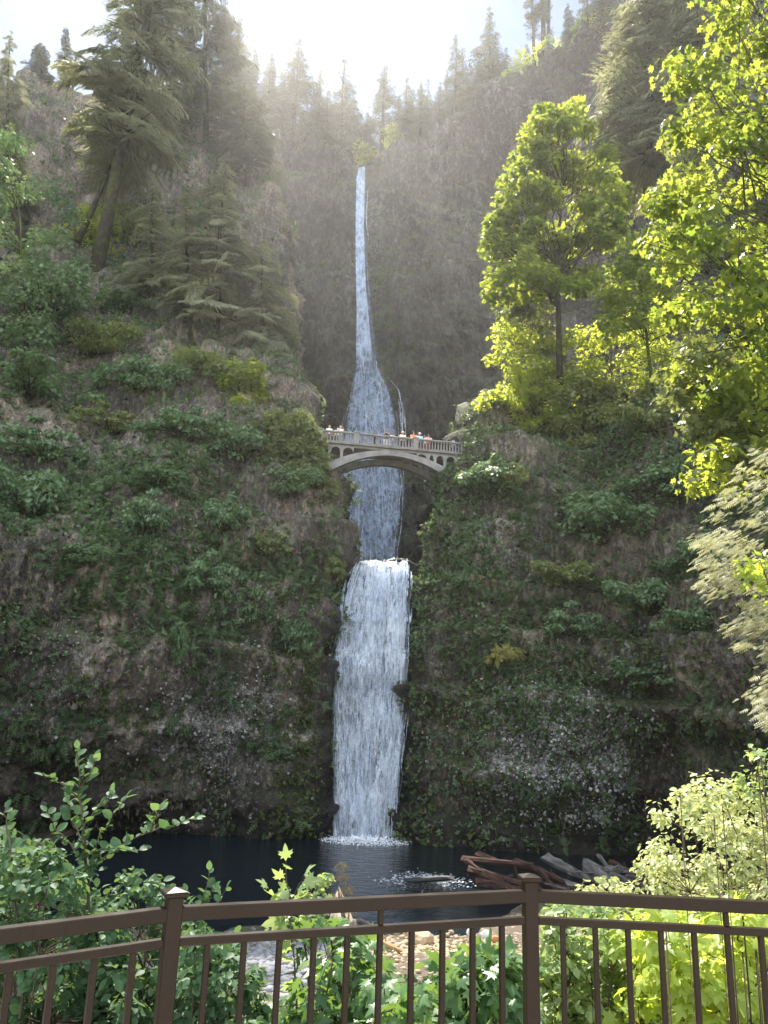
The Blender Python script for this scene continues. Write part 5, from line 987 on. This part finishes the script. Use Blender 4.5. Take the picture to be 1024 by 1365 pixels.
def sprig_plant(name, label, lines, size, tem, leafm, seed, step=.06, rad=.007, per=1, cat='sapling', flat=.6, droop=.2, lay=.9):
    """open sapling: stems as polylines (photo x, y, metres), leaves set alternately along them"""
    rg = np.random.default_rng(seed); mb = MB(); pos, tip, nr, sz = [], [], [], []
    base = None
    for li, ln in enumerate(lines):
        pts = np.array([P(*q) for q in ln]); t = np.linspace(0, 1, 14); tt = np.linspace(0, 1, len(pts)); p = np.stack([np.interp(t, tt, pts[:, k]) for k in range(3)], 1); p[1:-1] += rg.normal(size=(12, 3))*.006
        if li == 0: base = p[0].copy(); g0 = gz(p[0][0], p[0][1]); p = np.concatenate([[[p[0][0], p[0][1], min(g0, p[0][2]-.02)-.03]], p]); base = p[0].copy()
        if li: kk = np.argmin(np.linalg.norm(allp_-p[0], axis=1)); p[0] = allp_[kk]; allp_ = np.concatenate([allp_, p])
        else: fine = np.linspace(0, len(p)-1, 120); allp_ = np.stack([np.interp(fine, np.arange(len(p)), p[:, k]) for k in range(3)], 1)
        r0 = rad if li == 0 else rad*.55; mb.tube(p, np.linspace(r0, r0*.3, len(p)), 6); L = np.linalg.norm(np.diff(p, axis=0), axis=1).sum(); n = int(L/step); cum = np.concatenate([[0], np.cumsum(np.linalg.norm(np.diff(p, axis=0), axis=1))])
        for i in range(n):
            s = L*(.06+.94*(i+rg.random()*.5)/n); q = np.array([np.interp(s, cum, p[:, k]) for k in range(3)]); d = norm(np.array([np.interp(min(s+.03, L), cum, p[:, k]) for k in range(3)])-q+1e-6)
            for _ in range(per):
                a = rg.random()*6.28; o = norm(np.array([math.cos(a), math.sin(a)*.8, .15])); tp = norm(o*lay+d*.6+np.array([0, 0, .1])); pos.append(q); tip.append(tp+np.array([0, 0, -droop])); nn = np.array([0, 0, flat])+rg.normal(size=3)*.45+np.array([0, -.35, 0]); nr.append(nn); sz.append(size*(.6+.6*rg.random()))
        pos.append(p[-1]); tip.append(d); nr.append(np.array([0, -.3, .8])); sz.append(size*.8)
    lv = leaves(np.array(pos), np.array(tip), np.array(nr), np.array(sz), tem, rg.random(len(pos))); st = make_mesh('stems', np.concatenate(mb.v), mb.l, mb.s, {'tint': mb.t}, True, [TWIG]); return plant(name, label, cat, base, lv, leafm, st, 'foliage', 'stems')
# --- west side of the bank
sprig_plant('sapling', 'tall open sapling with round leaves rising above the railing before the dark pool', [
    [(120, 1340, 5.6), (118, 1200, 5.55), (112, 1100, 5.5), (106, 1050, 5.5), (103, 998, 5.5)], [(117, 1180, 5.5), (130, 1120, 5.4), (150, 1090, 5.4), (168, 1062, 5.35)], [(118, 1160, 5.5), (160, 1125, 5.5), (210, 1105, 5.5), (262, 1090, 5.5)], [(200, 1110, 5.5), (208, 1090, 5.45), (215, 1072, 5.4)],
    [(108, 1065, 5.5), (85, 1045, 5.45), (58, 1034, 5.4)], [(116, 1150, 5.5), (80, 1110, 5.4), (62, 1082, 5.4)], [(112, 1100, 5.5), (132, 1075, 5.6), (150, 1055, 5.6)], [(116, 1140, 5.5), (150, 1130, 5.3), (190, 1132, 5.3)], [(106, 1050, 5.5), (122, 1028, 5.5), (128, 1010, 5.5)], [(115, 1130, 5.5), (95, 1095, 5.6), (90, 1065, 5.6)]], .078, OVAL, L_ALDER, 201, .026, .012, 1)
sprig_plant('sapling', 'shorter sapling with round leaves at the very edge of the picture beside the tall one', [[(30, 1330, 5.2), (18, 1180, 5.1), (10, 1110, 5.1), (8, 1078, 5.1)], [(18, 1180, 5.1), (45, 1150, 5.1), (70, 1128, 5.1)], [(14, 1140, 5.1), (-15, 1110, 5.1)], [(20, 1200, 5.1), (60, 1180, 5.0), (100, 1160, 5.0)]], .078, OVAL, L_ALDER, 202, .03, .010)
near_shrub('shrub', [(1130, 0, 70), (1170, -10, 120), (1220, -20, 170), (1290, -30, 180), (1365, -40, 190), (1400, -40, 190)], 5.6, .7, 110, 24, 46, .060, OVAL, L_ALDER, 'dense leafy green shrub filling the bank behind the sloping end of the railing', 203, 7)
near_shrub('shrub', [(1170, 150, 215), (1200, 120, 235), (1260, 110, 250), (1330, 110, 250), (1400, 110, 250)], 5.9, .6, 72, 22, 44, .058, OVAL, L_ALDER, 'leafy green shrub right behind the first capped post', 204, 6)
near_shrub('shrub', [(1120, -30, 60), (1180, -30, 130), (1250, 20, 160)], 8.0, .6, 40, 30, 40, .085, OVAL, L_ALDER, 'shaded shrub further down the bank behind the tall sapling', 205, 5)
sprig_plant('sapling', 'small sprig of rounded leaves poking up next to the first capped post', [[(258, 1330, 5.0), (262, 1240, 5.0), (272, 1195, 5.0), (279, 1160, 5.0)], [(263, 1240, 5.0), (290, 1200, 5.0), (302, 1184, 5.0)], [(262, 1230, 5.0), (250, 1205, 5.0), (248, 1190, 5.0)], [(266, 1215, 5.0), (285, 1185, 5.0)]], .07, OVAL, L_ALDER, 206, .035, .006)
near_shrub('shrub', [(1245, 250, 300), (1290, 245, 330), (1365, 240, 350), (1400, 240, 350)], 5.2, .5, 52, 20, 40, .056, OVAL, L_ALDER, 'low leafy shrub between the first post and the gravel', 207, 5)
sprig_plant('maple_sapling', 'young maple with big lobed leaves held up against the dark pool', [[(396, 1330, 5.4), (388, 1240, 5.4), (384, 1190, 5.4), (381, 1150, 5.4)], [(388, 1230, 5.4), (372, 1205, 5.4), (360, 1186, 5.4)], [(386, 1205, 5.4), (398, 1180, 5.4), (404, 1168, 5.4)], [(387, 1220, 5.4), (375, 1230, 5.35), (362, 1236, 5.35)]], .15, MAPLE, L_PALE, 208, .065, .007, flat=.3, droop=.25)
near_shrub('maple_shrub', [(1225, 395, 430), (1260, 395, 500), (1300, 380, 510), (1350, 370, 520), (1400, 370, 520)], 5.6, .6, 54, 24, 16, .12, MAPLE, L_BROAD, 'low maple shrub with lobed leaves below the broken stump', 209, 6)
near_shrub('maple_shrub', [(1265, 620, 690), (1290, 580, 700), (1330, 575, 700), (1400, 560, 705)], 5.2, .6, 56, 24, 16, .115, MAPLE, L_BROAD, 'low maple shrub with lobed leaves against the second capped post', 210, 6)
near_shrub('maple_shrub', [(1310, 500, 570), (1340, 500, 600), (1400, 490, 610)], 4.9, .5, 34, 22, 16, .105, MAPLE, L_BROAD, 'lowest maple shrub in the middle of the railing bay', 211, 5)
near_shrub('shrub', [(1158, 425, 450), (1168, 412, 440), (1190, 402, 436), (1215, 400, 432), (1240, 405, 440)], 11.5, .4, 18, 11, 26, .10, LOBED, L_PALE, 'pale leafy shrub wrapped round the broken stump', 212, 5)
def fern(px, py, Y, nf, L, label, seed, m=L_NFERN):
    rg = np.random.default_rng(seed); b = P(px, py, Y); b[2] = max(gz(b[0], b[1]), b[2]-.5) if True else b[2]; pos, tip, nr, sz = [], [], [], []; parts = []
    mb = MB()
    for i in range(nf):
        a = rg.random()*6.28; l = L*(.7+.5*rg.random()); t = np.linspace(0, 1, 16); hx = l*(t*.85); hz = l*(.75*np.sin(t*2.2)); p = b+np.stack([np.cos(a)*hx, np.sin(a)*hx, hz], 1); mb.tube(p, np.linspace(.006, .0015, 16), 4, False)
        d = np.gradient(p, axis=0); sd = norm(np.cross(d, [0, 0, 1.]))
        for k in range(2, 16):
            for sg in (-1, 1):
                pos.append(p[k]); tip.append(sd[k]*sg+norm(d[k])*.45+np.array([0, 0, -.15])); nr.append(np.array([0, 0, 1.])+rg.normal(size=3)*.2); sz.append(l*.30*math.sin(.35+2.6*t[k])+.02)
    lv = leaves(np.array(pos), np.array(tip), np.array(nr), np.array(sz), FEATHER, rg.random(len(pos)), .75); st = make_mesh('stems', np.concatenate(mb.v), mb.l, mb.s, {'tint': mb.t}, True, [TWIG]); return plant('fern', label, 'fern', b, lv, m, st, 'fronds', 'stems')
fern(530, 1330, 6.2, 16, .62, 'arching fern behind the middle bars of the railing', 221); fern(590, 1325, 6.4, 14, .55, 'fern between the maple shrubs behind the railing', 222); fern(455, 1390, 5.0, 12, .5, 'fern at the foot of the maple shrub under the stump', 223); fern(310, 1400, 4.9, 12, .5, 'fern low on the bank beside the first post', 224)
fern(660, 1420, 4.7, 12, .5, 'fern at the foot of the second post', 225)
# --- sunny east side
near_shrub('shrub', [(1205, 735, 800), (1240, 722, 850), (1300, 720, 850), (1365, 715, 850), (1400, 715, 850)], 6.0, .7, 95, 22, 44, .062, OVAL, L_PALE, 'pale green sunlit shrub just past the second capped post', 231, 7)
near_shrub('shrub', [(1175, 790, 850), (1190, 765, 850), (1215, 760, 850)], 8.0, .4, 26, 14, 30, .06, OVAL, L_SNOW, 'small sunlit tuft above the top rail in front of the logs', 232, 4)
near_shrub('shrub', [(1215, 840, 1040), (1260, 830, 1060), (1310, 830, 1070), (1365, 830, 1070), (1400, 830, 1070)], 5.4, .8, 110, 26, 22, .11, MAPLE, L_SUNB, 'bright yellow-green shrub with broad lobed leaves behind the far railing bay', 233, 7)
near_shrub('shrub', [(1045, 900, 960), (1065, 890, 1000), (1100, 880, 1040), (1130, 865, 1070), (1170, 862, 1090), (1210, 890, 1090), (1250, 900, 1080)], 6.6, .9, 150, 21, 46, .043, OVAL, L_SNOW, 'big pale bush of small round leaves with a few orange ones', 234, 5, rad=.008)
near_shrub('shrub', [(1000, 1000, 1050), (1030, 985, 1080), (1060, 1000, 1100)], 6.4, .4, 22, 16, 26, .05, OVAL, L_PALE, 'upper twig of small leaves over the pale bush at the picture edge', 235, 3)
fern(880, 1370, 5.4, 14, .6, 'sunlit yellow-green fern behind the far railing bay', 236, L_SUNB); fern(960, 1385, 5.2, 14, .55, 'second sunlit fern nearer the picture edge', 237, L_SUNB); fern(760, 1400, 5.0, 14, .5, 'sunlit fern low beside the second post', 238, L_SUNB)
# cedar at the picture edge: boughs of drooping feathery sprays
def cedar(label, seed=240):
    rg = np.random.default_rng(seed); rows = [(600, 1010, 1120), (650, 975, 1140), (690, 950, 1160), (740, 930, 1170), (775, 920, 1180), (800, 955, 1180), (850, 985, 1190), (880, 1010, 1190), (930, 1000, 1190), (965, 1005, 1190)]
    c, r = region(rg, rows, 13.0, 1.6, 230, 14); mb = MB(); b = P(1180, 1100, 13.2); b[2] = gz(b[0], b[1]); t = P(1160, 430, 13.0); k = np.linspace(0, 1, 8)[:, None]; tr = b+(t-b)*k; mb.tube(tr, np.linspace(.22, .05, 8), 10)
    pos, tip, nr, sz, tn = [], [], [], [], []
    for q, rr in zip(c, r):
        f = np.clip((q[2]-b[2])/(t[2]-b[2])+.06, 0, 1); s = b+(t-b)*f; 
        if rg.random() < .3: p, rad_ = limb(rg, s, q, .03, .006, 6, .08, .04); mb.tube(p, rad_, 5, False)
        out = norm(q-s); out[2] = 0; out = norm(out); ct = rg.random()
        for j in range(26):
            a = rg.normal()*.6; d = np.array([out[0]*math.cos(a)-out[1]*math.sin(a), out[0]*math.sin(a)+out[1]*math.cos(a), -.25-.3*rg.random()]); pos.append(q+rg.normal(size=3)*rr*np.array([.7, .7, .28])); tip.append(d); nr.append(np.array([0, 0, 1.])+rg.normal(size=3)*.45); sz.append(.17*(.5+.8*rg.random())); tn.append(.5*ct+.5*rg.random())
    lv = leaves(np.array(pos), np.array(tip), np.array(nr), np.array(sz), FEATHER, np.array(tn), 1.0); tm = make_mesh('trunk', np.concatenate(mb.v), mb.l, mb.s, {'tint': mb.t}, True, [BARK]); plant('cedar_tree', label, 'tree', b, lv, L_CEDAR, tm)
cedar('pale sunlit cedar with drooping feathery boughs at the picture edge under the maple')
leafy([(735, 1000, 1060), (770, 990, 1070), (800, 995, 1070)], 11.5, .4, 14, 18, 14, .16, None, [(1110, 1150, 11.7), (1090, 950, 11.6), (1060, 800, 11.5)], L_SUNB, 'yellow-green maple sprig in front of the pale cedar', 241, 'maple_sapling', MAPLE, .03, .3, low=.6, cat='sapling', twig=.006)
# the maple whose branches reach in from the side
leafy([(-60, 930, 1150), (0, 925, 1200), (60, 905, 1220), (130, 890, 1230), (190, 905, 1230), (260, 880, 1230), (310, 860, 1230), (350, 850, 1230), (400, 880, 1230), (450, 905, 1230), (500, 905, 1220), (560, 930, 1210), (610, 950, 1200), (640, 930, 1190)], 23, 3.2, 240, 26, 62, .27, None,
      [(1190, 900, 24), (1180, 600, 24), (1165, 380, 23.5), (1150, 200, 23), (1140, 40, 23)], L_MAPLE, 'great overhanging maple whose sunlit branches reach in from the picture edge', 242, 'maple_tree', LOBED, .34, .45, BARKM, .55, low=.15, droop=.45, sub=2)
leafy([(430, 905, 960), (480, 890, 1000), (540, 900, 1050), (590, 935, 1060), (620, 950, 1060)], 25, 1.6, 46, 22, 60, .27, None, [(1130, 800, 25.5), (1100, 640, 25.3), (1060, 520, 25)], L_SHRUB2, 'shadier drooping boughs hanging below the great maple, above the cedar', 243, 'broadleaf_tree', LOBED, .12, .5, BARKM, .7, droop=.5)
# ground cover of the bank itself
rng = np.random.default_rng(55)
n = 9500; bx = rng.uniform(-12, 17, n); by = 4.0+rng.random(n)**.8*30; bz_ = ground_z(bx, by); w_ = fbm(np.stack([bx, by, bz_], 1), 2.2, 3, 61); keep = (w_ > -.25) & ~((np.abs(bx+3.8) < 2.6) & (by > 17)) & (by < shore(bx)-9); bp = np.stack([bx, by, bz_], 1)[keep]
stuff('undergrowth', [tufts(bp, np.tile([0, 0, 1.], (len(bp), 1)), rng, 9, .15, OVAL, .4, .8)], L_ALDER, 'low leafy undergrowth covering the bank below the railing', 'undergrowth')
# ------------------------------------------------------------------ logs, stump, stones
L_RED = bark_mat('wet_red_wood', (.02, .0115, .009), (.088, .046, .033), 0, 5); L_GREY = bark_mat('grey_driftwood', (.045, .04, .037), (.185, .17, .16), 0, 5); L_TAN = bark_mat('tan_log', (.25, .15, .07), (.42, .28, .15), 0, 6)
def driftlog(x0, y0, Y0, x1, y1, Y1, rpx, m, label, group='logs of the driftwood pile', name='drift_log', knots=2):
    a = P(x0, y0, Y0); b = P(x1, y1, Y1); a[2] = max(a[2], WZ-.02); b[2] = max(b[2], WZ-.02); mp = mpp(x0, y0, Y0); r = rpx*mp/2; L = np.linalg.norm(b-a); k = 12; n_ = 8; z = np.linspace(0, L, k); mb = MB()
    bend = rng.normal()*L*.012; p = np.stack([bend*np.sin(z/L*np.pi), rng.normal()*L*.015*np.sin(z/L*5), z], 1); rr = r*(1.1-.45*z/L); v, l, s = tube_arr(p, rr, n_); ridge = 1+.35*(_h(np.arange(n_), np.full(n_, knots), np.full(n_, int(rpx*7)), int(x0))-.5); dv = v-np.repeat(p, n_, 0); v = np.repeat(p, n_, 0)+dv*np.tile(ridge, k)[:, None]*(1+.12*rng.normal(size=len(v)))[:, None]
    v[:n_, 2] -= rng.random(n_)*r*2.2; v[-n_:, 2] += rng.random(n_)*r*3.0; mb.addarr(v, l, s, .5)
    for _ in range(knots): i = int(rng.integers(3, k-2)); e = p[i]+norm(rng.normal(size=3)*[1, 1, .6])*r*(1.6+2.0*rng.random()); mb.tube(np.array([p[i], e]), [r*.3, r*.12], 5)
    o = mb.build(name, m, None, False); o.location = a; o.rotation_euler = Vector(b-a).to_track_quat('Z', 'Y').to_euler(); return tag(o, label, 'log', group)
for a in [(622, 1146, 47, 700, 1152, 46, 10, L_RED, 'upper red-brown log of the driftwood pile, butting toward the waterfall'), (628, 1160, 45.5, 712, 1184, 43.5, 11, L_RED, 'lower red-brown log slanting toward the second capped post'), (640, 1140, 48.5, 735, 1168, 46, 8, L_RED, 'thin red log lying behind the upper red-brown log'), (650, 1168, 44.5, 700, 1196, 42, 9, L_RED, 'short red log nearest the railing left of the post'),
          (625, 1150, 46, 668, 1182, 43.8, 8, L_RED, 'red log whose orange broken end faces the pool'), (690, 1150, 47, 760, 1178, 44.5, 9, L_RED, 'dark red log continuing behind the capped post'), (720, 1160, 45, 745, 1190, 43, 7, L_RED, 'short dark log just right of the capped post'), (640, 1176, 43.6, 690, 1184, 43, 7, L_RED, 'thin red stick low by the water'),
          (733, 1146, 47.5, 800, 1178, 45, 12, L_GREY, 'pale grey log slanting down from the shade at the middle of the pile'), (790, 1160, 45.5, 840, 1198, 42.5, 15, L_GREY, 'thick bleached grey log at the centre of the driftwood pile'), (785, 1152, 47, 862, 1186, 44.5, 10, L_GREY, 'grey-brown log crossing over the thick bleached one'), (800, 1142, 48.5, 812, 1158, 47.5, 6, L_GREY, 'short grey stub standing up at the back of the pile'),
          (812, 1158, 47, 852, 1162, 46.5, 9, L_GREY, 'short level grey log at the back of the pile'), (818, 1150, 48, 880, 1182, 45.5, 8, L_RED, 'dark brown log sloping toward the pale bush'), (840, 1172, 45.5, 895, 1190, 44, 9, L_RED, 'brown log half hidden under the pale bush'), (760, 1180, 44, 815, 1196, 43, 9, L_GREY, 'grey log lowest in the pile behind the sunlit tuft'), (846, 1150, 48, 870, 1180, 46, 5, L_GREY, 'thin crooked stick at the east end of the pile')]:
    driftlog(*a)
for k in range(16):
    x_ = float(rng.uniform(630, 880)); y_ = 1150+float(rng.random())*34+(x_-630)*.02; driftlog(x_, y_, 46.5-.09*(y_-1150), x_+float(rng.normal())*26+14, y_+float(rng.uniform(-10, 16)), 45.5-.09*(y_-1150), float(rng.uniform(2.2, 4.5)), (L_RED, L_GREY)[int(x_ > 740)], 'thin broken stick lying among the driftwood logs', 'loose sticks in the driftwood pile', 'drift_stick', 1)
driftlog(488, 1250, 33.0, 545, 1272, 31.5, 9, L_TAN, 'tan bare log lying on the stones behind the middle bars', None, 'fallen_log', 1)
driftlog(480, 1228, 36, 508, 1240, 35, 7, L_GREY, 'short pale log at the water edge beside the stump', None, 'fallen_log', 1); driftlog(325, 1300, 27.5, 380, 1315, 26.5, 8, L_GREY, 'weathered log lying across the gravel', None, 'fallen_log', 2); driftlog(335, 1312, 26.5, 395, 1296, 27.5, 5, L_GREY, 'thin weathered branch on the gravel beside the weathered log', None, 'fallen_log', 2)
# broken stump with torn pale wood
def stump():
    b = P(455, 1252, 12.0); b[2] = gz(b[0], b[1])-.05; t = P(453, 1160, 12.0); H = t[2]-b[2]; mb = MB(); n = 16; k = 12; mp = mpp(455, 1200, 12); v = []
    for i in range(k):
        z = i/(k-1); rad = mp*(30-15*z)*(1+.06*rng.normal())
        for j in range(n): a = j*2*np.pi/n; q = rad*(1+.14*math.sin(3*a+1)+.1*math.sin(7*a)); v.append((math.cos(a)*q, math.sin(a)*q*.8, z*H*(.72+.16*max(0, math.cos(a-1.9))**2 if i == k-1 else .82)+(rng.random()*.10 if i == k-1 else 0)))
    f = [(i*n+j, i*n+(j+1) % n, (i+1)*n+(j+1) % n, (i+1)*n+j) for i in range(k-1) for j in range(n)]+[tuple(range((k-1)*n, k*n))]; mb.add(np.array(v), f)
    r = empty('tree_stump', b); tag(r, 'broken tree stump with torn pale wood and a mossy top at the pool edge', 'stump'); mb.build('trunk', bark_mat('torn_wood', (.16, .125, .09), (.40, .34, .28), 0, 9), r, True)
    rg = np.random.default_rng(9); c = np.array([[0, 0, H*.96], [mp*6, 0, H*.9], [-mp*10, -.05, H*.86], [mp*12, -.05, H*.8], [-mp*4, .05, H*1.02]]); o = obj('foliage', leaf_mesh('foliage', [clump_leaves(rg, c, np.full(5, mp*9), 70, .07, BLADE, .2, .6)], [leaf_mat('orange_moss', (.16, .10, .03), (.28, .20, .07), (.2, .15, .04), (.3, .25, .08), .3)]), r)
stump()
def stone_mesh(seed, m, sub=3):
    import bmesh
    bm = bmesh.new(); bmesh.ops.create_icosphere(bm, subdivisions=min(sub, 2), radius=1); p = np.array([v.co[:] for v in bm.verts]); p = p*(1+.42*fbm(p, .8, 2, seed)+.14*fbm(p, .35, 2, seed+5))[:, None]; p = np.sign(p)*np.abs(p)**.8
    for v, q in zip(bm.verts, p): v.co = q
    me = bpy.data.meshes.new('stone'); bm.to_mesh(me); bm.free(); me.materials.append(m)
    for q in me.polygons: q.use_smooth = False
    return me
S_TAN = simple_mat('tan_stone', (.40, .30, .19), .85, var=.25, scale=5, bump=.4); S_GREY = simple_mat('grey_stone', (.22, .22, .23), .85, var=.35, scale=5, bump=.4); S_ORG = simple_mat('rusty_stone', (.42, .20, .08), .85, var=.3, scale=5, bump=.4); S_WHT = simple_mat('pale_stone', (.55, .56, .56), .8, var=.15, scale=5, bump=.3); S_WET = simple_mat('wet_stone', (.03, .032, .034), .6, var=.4, scale=4, bump=.6)
def boulder(px, py, Y, wpx, hpx, m, seed, label):
    q = P(px, py, Y); mp = mpp(px, py, Y); o = obj('boulder', stone_mesh(seed, m)); o.location = q; o.scale = (wpx*mp/2, wpx*mp/2.4, hpx*mp/2); o.rotation_euler = (.1, .15, seed); return tag(o, label, 'boulder')
boulder(563, 1252, 33.5, 30, 20, S_TAN, 1, 'rounded tan boulder on the shore behind the railing'); boulder(545, 1246, 35, 14, 10, S_TAN, 2, 'smaller tan stone beside the rounded tan boulder'); boulder(628, 1243, 34.5, 14, 12, S_WHT, 3, 'pale grey stone alone near the railing post'); boulder(648, 1248, 34, 16, 14, S_WHT, 4, 'whitish stone next to the rusty rock')
boulder(648, 1262, 32, 24, 16, S_ORG, 5, 'flat rusty orange rock on the shore'); boulder(590, 1268, 32, 20, 10, S_TAN, 6, 'low tan rock in front of the tan boulder'); boulder(612, 1274, 31, 26, 10, S_TAN, 7, 'flat tan rock among pale pebbles'); boulder(660, 1252, 33.6, 14, 10, S_ORG, 8, 'small rusty rock half behind the maple shrub')
boulder(572, 1172, 45.2, 70, 7, S_WET, 9, 'low wet rock awash in the pool with glints on it')
def pebbles(name, cx, cy, w, h, n, smin, smax, m, label, seed, dens=None):
    rg = np.random.default_rng(seed); base = stone_mesh(seed, m, 1); bv = np.array([v.co[:] for v in base.vertices]); bl = np.array([i for f in base.polygons for i in f.vertices]); bpy.data.meshes.remove(base)
    x = cx+rg.normal(size=n)*w; y = cy+rg.normal(size=n)*h; z = ground_z(x, y); s = smin+(smax-smin)*rg.random(n)**3; sc = np.stack([s*(.7+.6*rg.random(n)), s*(.7+.6*rg.random(n)), s*(.45+.4*rg.random(n))], 1); a = rg.random(n)*6.28; ca, sa = np.cos(a), np.sin(a)
    V = bv[None]*sc[:, None]; X = V[..., 0]*ca[:, None]-V[..., 1]*sa[:, None]; Y_ = V[..., 0]*sa[:, None]+V[..., 1]*ca[:, None]; V = np.stack([X+x[:, None], Y_+y[:, None], V[..., 2]+(z+s*.2)[:, None]], -1).reshape(-1, 3); L = (bl[None]+(np.arange(n)*len(bv))[:, None]).ravel()
    o = obj(name, make_mesh(name, V, L, np.full(len(L)//3, 3), None, True, [m])); tag(o, label, 'gravel', kind='stuff')
gp = P(362, 1278, 29.5); pebbles('gravel', gp[0], gp[1], 1.5, 2.6, 2600, .05, .22, S_GREY, 'grey stony gravel between the railing bars', 3)
gp = P(600, 1262, 32.5); pebbles('gravel', gp[0], gp[1], 2.4, 1.6, 1800, .03, .16, S_TAN, 'tan pebbles on the shore round the boulder', 4)
# pale flecks painted in for the sky's glints on the ripples
rg = np.random.default_rng(12); q0 = P(568, 1160, 47); m_ = 900; gx_ = np.stack([q0[0]+rg.normal(size=m_)*1.1, q0[1]+rg.normal(size=m_)*.9, np.full(m_, WZ+.05)+rg.random(m_)*.12], 1)
o = obj('glint_flecks', leaf_mesh('glint_flecks', [leaves(gx_, np.stack([rg.choice([-1, 1], m_)*1., rg.normal(size=m_)*.3, rg.normal(size=m_)*.1], 1), np.array([0, -.5, 1.])+rg.normal(size=(m_, 3))*.3, .06+.10*rg.random(m_), OVAL, .5, .7)], [M_GLINT])); tag(o, 'pale painted flecks for the sky glints over the shallow rock', 'foam', kind='stuff')
# ------------------------------------------------------------------ the bright air in the amphitheatre
def haze_box(x0, x1, y0, y1, z0, z1, dens, aniso):
    m = bpy.data.materials.new('haze_air'); m.use_nodes = True; t = m.node_tree; t.nodes.clear(); out = t.nodes.new('ShaderNodeOutputMaterial')
    pv = t.nodes.new('ShaderNodeVolumePrincipled'); pv.inputs['Density'].default_value = dens; pv.inputs['Anisotropy'].default_value = aniso
    pv.inputs['Color'].default_value = (.97, .95, .93, 1); t.links.new(pv.outputs[0], out.inputs['Volume'])
    mb = MB(); mb.box(((x0+x1)/2, (y0+y1)/2, (z0+z1)/2), (x1-x0, y1-y0, z1-z0)); o = mb.build('haze', m)
    tag(o, 'pale sunlit haze filling the air below the cliffs', 'haze', kind='stuff')
haze_box(-420, 420, -80, 420, -12, 300, HAZE_D if 'HAZE_D' in globals() else .0002, .64)
print('BUILD', round(time.time()-T00, 1), 's', 'verts', sum(len(m.vertices) for m in bpy.data.meshes))
